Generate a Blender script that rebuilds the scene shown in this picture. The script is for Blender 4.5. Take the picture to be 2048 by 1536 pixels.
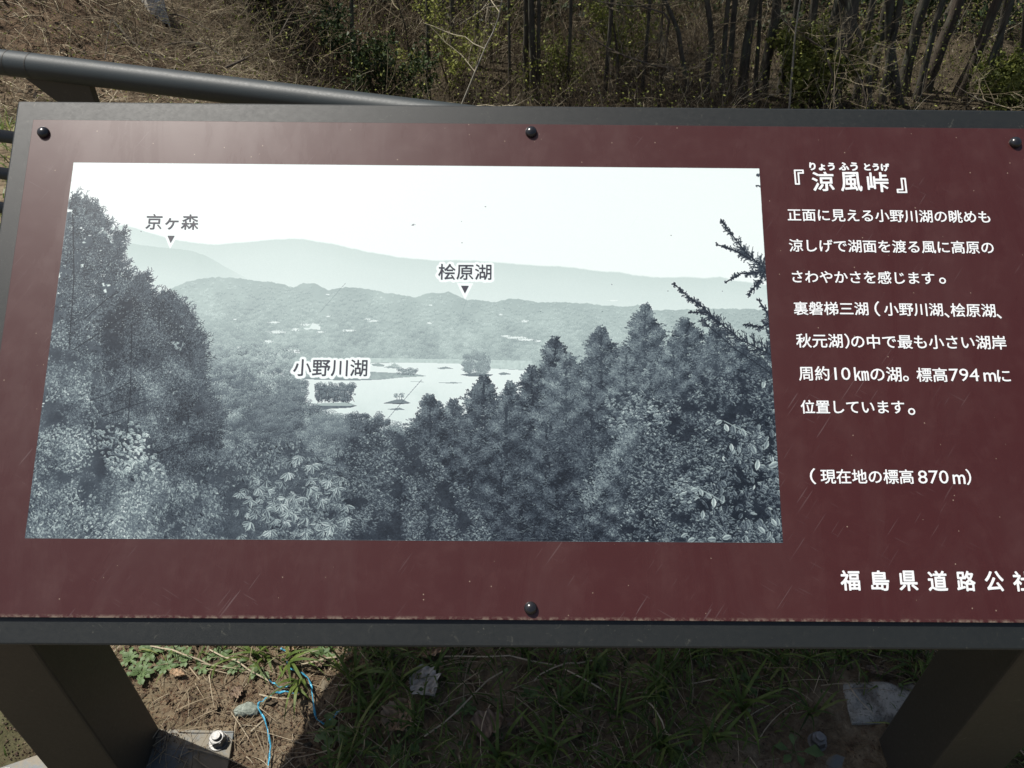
import bpy, math, numpy as np
from mathutils import Matrix, Vector
rad = math.radians
sc = bpy.context.scene
col = sc.collection
for o in list(bpy.data.objects): bpy.data.objects.remove(o)

# ------------------------------------------------------------------ camera, sky, sun, exposure
CAM = np.array([0., 0., 1.55])
FPX, PITCH, ROLL = 1619.16, rad(41.008), rad(0.705)
Fv = np.array([0, math.cos(PITCH), -math.sin(PITCH)]); Rv = np.array([1, 0, 0.]); Uv = np.array([0, math.sin(PITCH), math.cos(PITCH)])
R2 = math.cos(ROLL)*Rv+math.sin(ROLL)*Uv; U2 = -math.sin(ROLL)*Rv+math.cos(ROLL)*Uv
cam = bpy.data.objects.new('camera', bpy.data.cameras.new('camera')); col.objects.link(cam)
cam.matrix_world = Matrix(((R2[0], U2[0], -Fv[0], CAM[0]), (R2[1], U2[1], -Fv[1], CAM[1]), (R2[2], U2[2], -Fv[2], CAM[2]), (0, 0, 0, 1)))
cam.data.sensor_width = 36; cam.data.lens = FPX/2048*36; cam.data.clip_start = .02; cam.data.clip_end = 2000
sc.camera = cam
SUN = np.array([-.47, .17, 1.0]); SUN /= np.linalg.norm(SUN)
elev = math.asin(SUN[2]); azim = math.atan2(SUN[0], SUN[1])
w = bpy.data.worlds.new('World'); sc.world = w; w.use_nodes = True
nt = w.node_tree; bg = nt.nodes['Background']; sky = nt.nodes.new('ShaderNodeTexSky')
sky.sky_type = 'NISHITA'; sky.sun_disc = False; sky.sun_elevation = elev; sky.sun_rotation = azim; sky.dust_density = 3.0; sky.air_density = 1.0; sky.ozone_density = .4
nt.links.new(sky.outputs[0], bg.inputs[0]); bg.inputs[1].default_value = .075
sl = bpy.data.lights.new('sun', 'SUN'); sl.energy = 4.7; sl.angle = rad(.53); sl.color = (1, .965, .90)
so = bpy.data.objects.new('sun', sl); col.objects.link(so); so.rotation_euler = Vector(SUN).to_track_quat('Z', 'Y').to_euler()
sc.view_settings.view_transform = 'Standard'; sc.view_settings.look = 'None'; sc.view_settings.gamma = 1; sc.view_settings.use_curve_mapping = False
sc.view_settings.exposure = .17

# ------------------------------------------------------------------ helpers
def ray(u, v):
    a, b = (u-1024)/FPX, (768-v)/FPX
    return Fv+a*R2+b*U2
def on_ground(u, v, z=0.):                     # where the view through a photo pixel meets the level z
    d = ray(u, v); return CAM+d*((z-CAM[2])/d[2])
def at_depth(u, v, y):
    d = ray(u, v); return CAM+d*(y/d[1])
def smoothstep(a, b, x):
    t = np.clip((x-a)/(b-a), 0, 1); return t*t*(3-2*t)
_g = np.random.default_rng(5).random((256, 256))
def nz(x, y, s=1.):
    x, y = np.asarray(x, float)/s, np.asarray(y, float)/s; ix, iy = np.floor(x).astype(int), np.floor(y).astype(int); fx, fy = x-ix, y-iy
    fx = fx*fx*(3-2*fx); fy = fy*fy*(3-2*fy); G = lambda a, b: _g[a % 256, b % 256]
    return (G(ix, iy)*(1-fx)+G(ix+1, iy)*fx)*(1-fy)+(G(ix, iy+1)*(1-fx)+G(ix+1, iy+1)*fx)*fy
def height(x, y):
    x, y = np.asarray(x, float), np.asarray(y, float)
    near = .024*(nz(x+9, y+3, .31)-.5)+.014*(nz(x, y, .09)-.5)+.007*(nz(x+5, y, .028)-.5)
    drop = -2.4*smoothstep(3.0, 8.2, y)
    rise = .05*np.clip(y-10, 0, 60)+.30*np.clip(y-16, 0, 220)
    bank = smoothstep(4.0, 7.5, y)*2.1*smoothstep(-.7, -4.2, x+.12*(y-7))
    lumps = smoothstep(4.5, 7, y)*(.5*(nz(x, y, 2.3)-.5)+.22*(nz(x+40, y, .8)-.5))
    far = smoothstep(20, 120, np.hypot(x, y))*9*(nz(x, y, 34)-.3)
    back = .06*np.clip(-y-6, 0, 100)
    return near+drop+rise+bank+lumps+far+back
rng = np.random.default_rng(42)

def mesh_np(name, V, F, mat=None, parent=None, rnd=None, smooth=False):
    V = np.asarray(V, np.float32); F = np.asarray(F, np.int32); me = bpy.data.meshes.new(name)
    me.vertices.add(len(V)); me.vertices.foreach_set('co', V.ravel())
    k = F.shape[1]; me.loops.add(F.size); me.loops.foreach_set('vertex_index', F.ravel())
    me.polygons.add(len(F)); me.polygons.foreach_set('loop_start', np.arange(len(F), dtype=np.int32)*k)
    if rnd is not None:
        a = me.attributes.new('tint', 'FLOAT', 'POINT'); a.data.foreach_set('value', np.asarray(rnd, np.float32))
    me.update(calc_edges=True)
    me.polygons.foreach_set('use_smooth', np.full(len(F), smooth))
    if mat: me.materials.append(mat)
    return link(name, me, parent)
def link(name, me, parent=None, loc=None):
    o = bpy.data.objects.new(name, me); col.objects.link(o)
    if parent: o.parent = parent
    if loc is not None: o.location = loc
    return o
def mesh_py(name, V, F, mat=None, parent=None, smooth=False, bevel=0, seg=2):
    me = bpy.data.meshes.new(name); me.from_pydata([tuple(map(float, v)) for v in V], [], [tuple(f) for f in F]); me.update()
    if smooth: me.polygons.foreach_set('use_smooth', [True]*len(me.polygons))
    if mat: me.materials.append(mat)
    o = link(name, me, parent)
    if bevel:
        m = o.modifiers.new('bevel', 'BEVEL'); m.width = bevel; m.segments = seg; m.limit_method = 'ANGLE'; m.harden_normals = False
    return o
BF = [(0,3,2,1),(4,5,6,7),(0,1,5,4),(1,2,6,5),(2,3,7,6),(3,0,4,7)]
def box(name, lo, hi, mat, parent=None, bevel=0):
    (a,b,c),(d,e,f) = lo, hi
    return mesh_py(name, [(a,b,c),(d,b,c),(d,e,c),(a,e,c),(a,b,f),(d,b,f),(d,e,f),(a,e,f)], BF, mat, parent, bevel=bevel)
def empty(name, loc=(0,0,0)):
    o = bpy.data.objects.new(name, None); col.objects.link(o); o.location = loc; return o
def tag(o, label=None, cat=None, group=None, kind=None):
    for k, v in (('label', label), ('category', cat), ('group', group), ('kind', kind)):
        if v: o[k] = v
    return o
def tube_arrays(P, R, sides=3, tint=None, cap=False):
    # P (n,k,3) polylines, R (n,k) radii -> vertices, quads
    P = np.asarray(P, float); n, k, _ = P.shape; D = P[:, -1]-P[:, 0]; D /= np.linalg.norm(D, axis=1, keepdims=True)+1e-9
    up = np.where(np.abs(D[:, 2:3]) < .8, [[0,0,1.]], [[1.,0,0]]); A = np.cross(D, up); A /= np.linalg.norm(A, axis=1, keepdims=True)+1e-9; B = np.cross(D, A)
    th = np.arange(sides)*2*np.pi/sides
    ring = A[:,None,None]*np.cos(th)[None,None,:,None]+B[:,None,None]*np.sin(th)[None,None,:,None]
    V = (P[:,:,None]+ring*np.asarray(R)[:,:,None,None]).reshape(-1,3)
    i = np.arange(n)[:,None,None]*k*sides; j = np.arange(k-1)[None,:,None]*sides; s = np.arange(sides)[None,None,:]; s2 = (s+1) % sides
    F = np.stack([i+j+s, i+j+s2, i+j+sides+s2, i+j+sides+s], -1).reshape(-1,4)
    t = np.repeat(tint, k*sides) if tint is not None else None
    return V, F, t
def merge(parts):
    V, F, T, n = [], [], [], 0
    for v, f, t in parts: V.append(v); F.append(np.asarray(f)+n); T.append(t if t is not None else np.zeros(len(v))); n += len(v)
    return np.concatenate(V), np.concatenate(F), np.concatenate(T)
def stems(base, dirn, length, r0, k=5, curl=.5, droop=.0, tint=None, rg=rng, sides=3, kink=.0):
    n = len(base); d = dirn/np.linalg.norm(dirn, axis=1, keepdims=True); c = rg.normal(0, 1, (n,3)); c -= (c*d).sum(1, keepdims=True)*d; c *= curl*rg.random((n,1))
    P = np.zeros((n,k,3)); P[:,0] = base
    for i in range(1, k):
        dd = d+c*(i/(k-1))+rg.normal(0, 1, (n,3))*kink; dd[:,2] -= droop*(i/(k-1)); dd /= np.linalg.norm(dd, axis=1, keepdims=True)
        P[:,i] = P[:,i-1]+dd*(length/(k-1))[:,None]
    R = r0[:,None]*np.linspace(1, .25, k)[None]
    return P, R, tint
def blades(base, ang, L, W, bend, tint, k=4, lift=1.0):
    # flat tapered grass blades arching over, as strips of quads
    n = len(base); dx = np.c_[np.cos(ang), np.sin(ang), np.zeros(n)]; sd = np.c_[-np.sin(ang), np.cos(ang), np.zeros(n)]
    s = np.linspace(0, 1, k); th = rad(80)*lift-bend[:,None]*s[None]          # angle above ground along the blade
    step = L[:,None]/(k-1); hx = np.cumsum(np.cos(th)*step, 1)-np.cos(th[:, :1])*step; hz = np.cumsum(np.sin(th)*step, 1)-np.sin(th[:, :1])*step
    C = base[:,None]+dx[:,None]*hx[:,:,None]+np.array([0,0,1.])*hz[:,:,None]
    wd = W[:,None]*np.array([.7,1,.75,.08] if k == 4 else np.interp(s, [0,.3,.7,1], [.7,1,.75,.05]))[None]/2
    V = np.stack([C-sd[:,None]*wd[:,:,None], C+sd[:,None]*wd[:,:,None]], 2).reshape(-1,3)
    i = np.arange(n)[:,None]*k*2; j = np.arange(k-1)[None]*2
    F = np.stack([i+j, i+j+1, i+j+3, i+j+2], -1).reshape(-1,4)
    return V, F, np.repeat(tint, 2*k)
def flecks(P, size, tint, rg=rng, flat=0., aspect=.6):
    # leaf-sized faces: pointed quads turned every way, slightly folded
    n = len(P); a = rg.normal(0, 1, (n,3)); a[:,2] *= (1-flat); a /= np.linalg.norm(a, axis=1, keepdims=True)+1e-9
    b = rg.normal(0, 1, (n,3)); b[:,2] *= (1-flat); b -= (a*b).sum(1, keepdims=True)*a; b /= np.linalg.norm(b, axis=1, keepdims=True)+1e-9; c = np.cross(a, b)
    s = size[:,None]
    V = np.stack([P-a*s*.5, P+b*s*aspect*.5-c*s*.08, P+a*s*.5, P-b*s*aspect*.5-c*s*.08], 1).reshape(-1,3)
    return V, np.arange(4*n).reshape(n,4), np.repeat(tint, 4)

# ------------------------------------------------------------------ materials
def mat_new(name):
    m = bpy.data.materials.new(name); m.use_nodes = True; n = m.node_tree; n.nodes.clear()
    out = n.nodes.new('ShaderNodeOutputMaterial'); b = n.nodes.new('ShaderNodeBsdfPrincipled'); n.links.new(b.outputs[0], out.inputs[0]); return m, n, b
def N(n, t, **kw):
    x = n.nodes.new(t)
    for k, v in kw.items(): setattr(x, k, v)
    return x
def noise(n, scale, detail=6, rough=.6, vec=None, dist=0):
    x = N(n, 'ShaderNodeTexNoise'); x.inputs['Scale'].default_value = scale; x.inputs['Detail'].default_value = detail; x.inputs['Roughness'].default_value = rough; x.inputs['Distortion'].default_value = dist
    if vec is not None: n.links.new(vec, x.inputs['Vector'])
    return x
def ramp(n, src, stops):
    x = N(n, 'ShaderNodeValToRGB'); e = x.color_ramp.elements
    while len(e) < len(stops): e.new(.5)
    for el, (p, c) in zip(e, stops): el.position = p; el.color = (*c, 1) if len(c) == 3 else c
    n.links.new(src, x.inputs[0]); return x
def mix(n, fac, a, b, mode='MIX'):
    x = N(n, 'ShaderNodeMix', data_type='RGBA', blend_type=mode)
    for s, v in ((x.inputs[0], fac), (x.inputs[6], a), (x.inputs[7], b)):
        if isinstance(v, (int, float)): s.default_value = v
        elif isinstance(v, tuple): s.default_value = (*v, 1)
        else: n.links.new(v, s)
    return x.outputs[2]
def math_(n, op, a, b=0., c=0.):
    x = N(n, 'ShaderNodeMath', operation=op)
    for i, v in enumerate((a, b, c)):
        if isinstance(v, (int, float)): x.inputs[i].default_value = v
        else: n.links.new(v, x.inputs[i])
    return x.outputs[0]
def bump(n, b, h, strength=.3, dist=.002):
    x = N(n, 'ShaderNodeBump'); x.inputs['Strength'].default_value = strength; x.inputs['Distance'].default_value = dist; n.links.new(h, x.inputs['Height']); n.links.new(x.outputs[0], b.inputs['Normal']); return x
def coord(n): return N(n, 'ShaderNodeTexCoord').outputs['Object']
def scaled(n, vec, s):
    x = N(n, 'ShaderNodeMapping'); x.inputs['Scale'].default_value = s; n.links.new(vec, x.inputs['Vector']); return x.outputs[0]

def tinted(name, stops, rough=.7, transl=0., spec=.3):
    m, n, b = mat_new(name); a = N(n, 'ShaderNodeAttribute', attribute_name='tint'); r = ramp(n, a.outputs['Fac'], stops)
    c = coord(n); k = noise(n, 60, 3, vec=c); cc = mix(n, .45, r.outputs[0], ramp(n, k.outputs[0], [(.3,(.35,.35,.35)),(.7,(1.35,1.35,1.35))]).outputs[0], 'MULTIPLY')
    n.links.new(cc, b.inputs['Base Color']); b.inputs['Roughness'].default_value = rough; b.inputs['Specular IOR Level'].default_value = spec
    if transl:
        out = [x for x in n.nodes if x.type == 'OUTPUT_MATERIAL'][0]; t = N(n, 'ShaderNodeBsdfTranslucent'); n.links.new(cc, t.inputs[0]); s = N(n, 'ShaderNodeMixShader'); s.inputs[0].default_value = transl
        n.links.new(b.outputs[0], s.inputs[1]); n.links.new(t.outputs[0], s.inputs[2]); n.links.new(s.outputs[0], out.inputs[0])
    return m
def metal_paint(name, c0, c1, rough=.42, spec=.5, bscale=900, grime=(.30,.29,.22), amount=.5, bs=.25):
    m, n, b = mat_new(name); c = coord(n); big = noise(n, 5, 5, vec=c); fine = noise(n, 160, 4, .7, vec=c)
    base = mix(n, big.outputs[0], c0, c1)
    speck = ramp(n, noise(n, 420, 2, .5, vec=c).outputs[0], [(.70,(0,0,0)),(.76,(1,1,1))])
    patchy = ramp(n, noise(n, 22, 4, .65, vec=c).outputs[0], [(.52,(0,0,0)),(.72,(1,1,1))])
    f = math_(n, 'MULTIPLY', speck.outputs[0], patchy.outputs[0]); f = math_(n, 'MAXIMUM', f, math_(n, 'MULTIPLY', ramp(n, noise(n, 55, 8, .8, vec=c, dist=1.2).outputs[0], [(.60,(0,0,0)),(.70,(1,1,1))]).outputs[0], .45)); f = math_(n, 'MULTIPLY', f, amount)
    n.links.new(mix(n, f, base, grime), b.inputs['Base Color'])
    rr = math_(n, 'MULTIPLY_ADD', fine.outputs[0], .25, rough-.1); n.links.new(rr, b.inputs['Roughness']); b.inputs['Specular IOR Level'].default_value = spec
    bump(n, b, noise(n, bscale, 2, vec=c).outputs[0], bs, .0006); return m
M_frame = metal_paint('weathered charcoal frame paint', (.009,.0105,.010), (.014,.0165,.0155), .44, .5, 1300)
M_leg = metal_paint('dark bronze leg paint', (.042,.038,.031), (.054,.049,.040), .5, .4, 700)
M_rail = metal_paint('grey green rail paint', (.022,.029,.030), (.032,.040,.042), .5, .5, 500, amount=.35)
M_rivet = metal_paint('black rivet', (.012,.012,.014), (.02,.02,.022), .22, .6, 300, amount=.1, bs=.05)

def galv():
    m, n, b = mat_new('galvanised steel'); c = coord(n); k = noise(n, 90, 4, vec=c)
    n.links.new(ramp(n, k.outputs[0], [(.3,(.14,.14,.136)),(.7,(.27,.265,.255))]).outputs[0], b.inputs['Base Color']); b.inputs['Metallic'].default_value = .75; b.inputs['Roughness'].default_value = .46
    bump(n, b, noise(n, 400, 3, vec=c).outputs[0], .2, .0005); return m
M_zinc = galv()
def plate_mat():
    m, n, b = mat_new('muddy base plate steel'); c = coord(n); k = noise(n, 26, 6, .7, vec=c); k2 = noise(n, 9, 4, .6, vec=c)
    s = math_(n, 'ADD', k.outputs[0], k2.outputs[0]); f = ramp(n, s, [(.0,(0,0,0)),(.98,(0,0,0)),(1.0,(1,1,1))]); f.color_ramp.elements[1].position = .46; f.color_ramp.elements[2].position = .54
    x = math_(n, 'MULTIPLY', s, .5); n.links.new(x, f.inputs[0])
    n.links.new(mix(n, f.outputs[0], (.105,.122,.128), (.16,.135,.09)), b.inputs['Base Color']); b.inputs['Roughness'].default_value = .55
    bump(n, b, k.outputs[0], .5, .003); return m
M_plate = plate_mat()
def concrete(name, a=(.34,.34,.31), b_=(.16,.16,.13)):
    m, n, b = mat_new(name); c = coord(n); k = noise(n, 14, 7, .72, vec=c, dist=.3); f = noise(n, 160, 4, .7, vec=c)
    cc = ramp(n, k.outputs[0], [(.38,b_),(.55,a)]); dots = ramp(n, f.outputs[0], [(.36,(.25,.25,.22)),(.46,(1,1,1))])
    n.links.new(mix(n, .8, cc.outputs[0], dots.outputs[0], 'MULTIPLY'), b.inputs['Base Color']); b.inputs['Roughness'].default_value = .9; bump(n, b, f.outputs[0], .7, .003); return m
M_concrete = concrete('stained concrete', (.34,.34,.31), (.11,.10,.08)); M_drain = concrete('pale drain concrete', (.78,.78,.76), (.5,.5,.47))
def stone_mat():
    m, n, b = mat_new('green grey stone'); c = coord(n); k = noise(n, 120, 6, .7, vec=c)
    n.links.new(ramp(n, k.outputs[0], [(.32,(.10,.12,.10)),(.5,(.22,.25,.21)),(.68,(.38,.42,.36))]).outputs[0], b.inputs['Base Color']); b.inputs['Roughness'].default_value = .85; bump(n, b, k.outputs[0], .8, .003); return m
M_stone = stone_mat()
def bark(name, a, b_, lich=(.10,.11,.08)):
    m, n, b = mat_new(name); c = coord(n); k = noise(n, 1.0, 6, .7, vec=scaled(n, c, (30,30,6))); p = noise(n, 1.0, 4, .6, vec=scaled(n, c, (7,7,2.5)))
    cc = mix(n, ramp(n, p.outputs[0], [(.52,(0,0,0)),(.68,(1,1,1))]).outputs[0], ramp(n, k.outputs[0], [(.3,a),(.7,b_)]).outputs[0], lich)
    n.links.new(cc, b.inputs['Base Color']); b.inputs['Roughness'].default_value = .9; bump(n, b, k.outputs[0], .8, .012); return m
M_bark = bark('dark grey bark', (.026,.023,.018), (.135,.12,.092)); M_barkp = bark('brown bark', (.04,.03,.022), (.12,.095,.07)); M_pale = bark('pale sapling bark', (.24,.22,.17), (.42,.40,.33), (.5,.48,.42))
M_twig = tinted('bare twigs', [(0,(.04,.032,.021)),(.4,(.13,.105,.066)),(.7,(.26,.22,.14)),(1,(.52,.47,.35))], .85)
M_scrub = tinted('dry brown scrub', [(0,(.050,.038,.024)),(.35,(.135,.102,.064)),(.7,(.27,.215,.14)),(1,(.56,.49,.34))], .9)
M_olive = tinted('young olive leaves', [(0,(.04,.055,.016)),(.5,(.12,.14,.030)),(1,(.32,.34,.08))], .6, .3)
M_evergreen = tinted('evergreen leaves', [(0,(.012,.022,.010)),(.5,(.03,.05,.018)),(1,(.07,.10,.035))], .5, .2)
M_litter = tinted('leaf litter', [(0,(.030,.022,.014)),(.4,(.075,.056,.036)),(.75,(.15,.12,.08)),(1,(.30,.26,.19))], .85)
M_grass = tinted('grass blades', [(0,(.04,.06,.016)),(.5,(.10,.155,.036)),(.8,(.17,.225,.055)),(1,(.30,.31,.11))], .45, .35)
M_straw = tinted('dry straw', [(0,(.13,.095,.06)),(.5,(.33,.26,.17)),(1,(.58,.50,.36))], .7, .15)
M_needle = tinted('fallen needles', [(0,(.06,.028,.018)),(.6,(.15,.075,.045)),(1,(.27,.17,.10))], .8)
M_herb = tinted('small herb leaves', [(0,(.04,.075,.026)),(.5,(.09,.155,.05)),(1,(.19,.27,.12))], .5, .3)
M_crumb = tinted('soil crumbs', [(0,(.05,.034,.024)),(.6,(.12,.085,.058)),(.9,(.22,.17,.12)),(1,(.42,.38,.28))], .95)
def deadleaf(name, a, b_):
    m, n, b = mat_new(name); c = coord(n); k = noise(n, 45, 5, .65, vec=c); v = N(n, 'ShaderNodeTexWave'); v.inputs['Scale'].default_value = 32; v.inputs['Distortion'].default_value = 3; n.links.new(c, v.inputs['Vector'])
    n.links.new(mix(n, .35, ramp(n, k.outputs[0], [(.3,a),(.7,b_)]).outputs[0], v.outputs[0], 'MULTIPLY'), b.inputs['Base Color']); b.inputs['Roughness'].default_value = .75; bump(n, b, v.outputs[0], .4, .002); return m
M_dl = [deadleaf('tan dead leaf', (.30,.19,.11), (.50,.36,.23)), deadleaf('grey dead leaf', (.30,.29,.26), (.50,.49,.45)), deadleaf('brown dead leaf', (.17,.115,.08), (.30,.22,.155))]
def twine_mat():
    m, n, b = mat_new('blue plastic twine'); c = coord(n); k = noise(n, 300, 3, vec=c)
    n.links.new(ramp(n, k.outputs[0], [(.35,(.03,.22,.36)),(.65,(.10,.44,.62))]).outputs[0], b.inputs['Base Color']); b.inputs['Roughness'].default_value = .35; return m
M_twine = twine_mat()
def ground_mat():
    m, n, b = mat_new('soil and litter'); c = coord(n)
    big = noise(n, 1.1, 6, .6, vec=c); mid = noise(n, 14, 8, .72, vec=c, dist=.4); fine = noise(n, 130, 6, .75, vec=c)
    soil = ramp(n, mid.outputs[0], [(.28,(.05,.038,.026)),(.45,(.15,.115,.075)),(.62,(.235,.19,.13)),(.8,(.32,.28,.20))])
    moss = ramp(n, mid.outputs[0], [(.3,(.02,.026,.010)),(.7,(.06,.07,.026))])
    cc = mix(n, ramp(n, big.outputs[0], [(.52,(0,0,0)),(.66,(1,1,1))]).outputs[0], soil.outputs[0], moss.outputs[0])
    g = ramp(n, fine.outputs[0], [(.25,(.45,.42,.4)),(.5,(1,1,1)),(.72,(1.5,1.45,1.3))]); g.color_ramp.elements[2].color = (1.6,1.5,1.35,1)
    # beyond the mown edge the floor is dark leaf mould
    mould = ramp(n, noise(n, 2.2, 7, .7, vec=c).outputs[0], [(.3,(.024,.020,.013)),(.55,(.065,.052,.034)),(.75,(.12,.098,.063))])
    bankc = ramp(n, mid.outputs[0], [(.3,(.05,.033,.022)),(.5,(.12,.082,.053)),(.7,(.20,.145,.095))]); sp = N(n, 'ShaderNodeSeparateXYZ'); n.links.new(c, sp.inputs[0]); fb = math_(n, 'MULTIPLY_ADD', math_(n, 'ADD', sp.outputs[0], math_(n, 'MULTIPLY', big.outputs[0], 1.5)), -1.2, -.9); fb.node.use_clamp = True; fy = math_(n, 'MULTIPLY_ADD', sp.outputs[1], .6, -2.4); fy.node.use_clamp = True
    cc = mix(n, fy, cc, mix(n, fb, mould.outputs[0], bankc.outputs[0]))
    n.links.new(mix(n, .75, cc, g.outputs[0], 'MULTIPLY'), b.inputs['Base Color']); b.inputs['Roughness'].default_value = .95; b.inputs['Specular IOR Level'].default_value = .15
    h = math_(n, 'ADD', mid.outputs[0], math_(n, 'MULTIPLY', fine.outputs[0], .35)); bump(n, b, h, .9, .012); return m
M_ground = ground_mat()

# ------------------------------------------------------------------ the ground: one sheet, fine near the board, coarse to the horizon
def axis(lo, hi, fine_lo, fine_hi, step, grow):
    a = list(np.arange(fine_lo, fine_hi+step/2, step)); s = step
    while a[-1] < hi: s *= grow; a.append(a[-1]+s)
    s = step
    while a[0] > lo: s *= grow; a.insert(0, a[0]-s)
    return np.array(a)
gx = axis(-400, 400, -1.5, 1.5, .02, 1.055); gy = axis(-300, 500, .2, 1.5, .02, 1.055)
GX, GY = np.meshgrid(gx, gy); GZ = height(GX, GY)
V = np.stack([GX, GY, GZ], -1).reshape(-1, 3); nx, ny = len(gx), len(gy)
ii = (np.arange(ny-1)[:, None]*nx+np.arange(nx-1)[None]).ravel()
tag(mesh_np('ground', V, np.stack([ii, ii+1, ii+nx+1, ii+nx], -1), M_ground, smooth=True), kind='structure')

# ------------------------------------------------------------------ the information board
S = 1.25; TILT = rad(36.873); YAW = rad(.447)
BC = np.array([.02*S, .72715*S, 1.55-.57299*S])
BX = np.array([math.cos(YAW), math.sin(YAW), 0]); BH = np.array([-math.sin(YAW), math.cos(YAW), 0])
BY = math.cos(TILT)*BH+math.sin(TILT)*np.array([0, 0, 1.]); BN = np.cross(BX, BY)
def on_board(u, v):                            # photo pixel -> board plane coordinates (metres, origin in the panel)
    d = ray(u, v); t = ((BC-CAM)@BN)/(d@BN); q = CAM+d*t-BC; return np.array([q@BX, q@BY])
board = empty('information_board', BC)
tag(board, 'maroon sign board with a black-and-white lake view and white Japanese text, on two dark legs', 'sign')
board.matrix_world = Matrix(((BX[0], BY[0], BN[0], BC[0]), (BX[1], BY[1], BN[1], BC[1]), (BX[2], BY[2], BN[2], BC[2]), (0, 0, 0, 1)))
def bl(x, y, z): return (x, y, z)
fl, fr, ft = -.625*S, .6265*S, .3035*S
pl_, pr_, pt_ = -.59986*S, .60014*S, .2759*S
pb_ = on_board(1062, 1240)[1]; fb = on_board(1062, 1296)[1]
box('frame', (fl, fb, -.046), (fr, ft, -.0028), M_frame, board, bevel=.003)

def panel_mat():
    m, n, b = mat_new('maroon printed panel'); c = coord(n)
    fine = noise(n, 700, 3, .6, vec=c); big = noise(n, 3.2, 5, .6, vec=c); mid = noise(n, 26, 5, .65, vec=c)
    base = mix(n, big.outputs[0], (.047,.0100,.0090), (.057,.0130,.0112))
    base = mix(n, math_(n, 'MULTIPLY', ramp(n, mid.outputs[0], [(.5,(0,0,0)),(.8,(1,1,1))]).outputs[0], .07), base, (.20,.11,.10))
    smear = ramp(n, noise(n, 1.0, 5, .7, vec=scaled(n, c, (9, 2.2, 1)), dist=.8).outputs[0], [(.46,(0,0,0)),(.72,(1,1,1))])
    base = mix(n, math_(n, 'MULTIPLY', smear.outputs[0], .035), base, (.26,.20,.18))
    # pale specks of grit
    v = N(n, 'ShaderNodeTexVoronoi', feature='F1'); v.inputs['Scale'].default_value = 75; n.links.new(c, v.inputs['Vector'])
    sp = math_(n, 'MULTIPLY', math_(n, 'LESS_THAN', v.outputs['Distance'], .07), math_(n, 'GREATER_THAN', noise(n, 40, 1, vec=c).outputs[0], .56))
    base = mix(n, math_(n, 'MULTIPLY', sp, .5), base, (.42,.33,.24))
    # fine scratches, stretched noise on two headings
    for ang, sx, thr, k in ((.95, (16,360,1), .70, .13), (-.5, (22,420,1), .715, .08)):
        m0 = N(n, 'ShaderNodeMapping'); m0.inputs['Rotation'].default_value = (0,0,-ang); n.links.new(c, m0.inputs['Vector']); mp = N(n, 'ShaderNodeMapping'); mp.inputs['Scale'].default_value = sx; n.links.new(m0.outputs[0], mp.inputs['Vector'])
        s = ramp(n, noise(n, 1, 1, .3, vec=mp.outputs[0]).outputs[0], [(thr,(0,0,0)),(thr+.02,(1,1,1))]); g = ramp(n, noise(n, 7, 2, vec=c).outputs[0], [(.52,(0,0,0)),(.66,(1,1,1))])
        base = mix(n, math_(n, 'MULTIPLY', math_(n, 'MULTIPLY', s.outputs[0], g.outputs[0]), k), base, (.38,.33,.33))
    # chalky dirt caught along the lower edge
    sep = N(n, 'ShaderNodeSeparateXYZ'); n.links.new(c, sep.inputs[0])
    e = math_(n, 'SUBTRACT', sep.outputs[1], pb_); edge = math_(n, 'SUBTRACT', 1.0, math_(n, 'DIVIDE', e, .005))
    ed = math_(n, 'MULTIPLY', math_(n, 'MAXIMUM', edge, 0.), ramp(n, noise(n, 120, 4, .7, vec=c).outputs[0], [(.45,(0,0,0)),(.62,(1,1,1))]).outputs[0])
    base = mix(n, math_(n, 'MINIMUM', math_(n, 'MULTIPLY', ed, .42), 1.), base, (.42,.36,.27))
    n.links.new(base, b.inputs['Base Color'])
    n.links.new(math_(n, 'MULTIPLY_ADD', mid.outputs[0], .14, .34), b.inputs['Roughness']); b.inputs['Specular IOR Level'].default_value = .45; b.inputs['Coat Weight'].default_value = .28; n.links.new(math_(n, 'MULTIPLY_ADD', smear.outputs[0], .22, .24), b.inputs['Coat Roughness'])
    bump(n, b, fine.outputs[0], .12, .0004); return m
M_panel = panel_mat()
panel = box('panel', (pl_, pb_, -.0010), (pr_, pt_, .0030), M_panel, board, bevel=.0006)
box('backing', (pl_+.006, pb_+.006, -.0029), (pr_-.006, pt_-.006, -.0010), M_frame, board)

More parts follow.
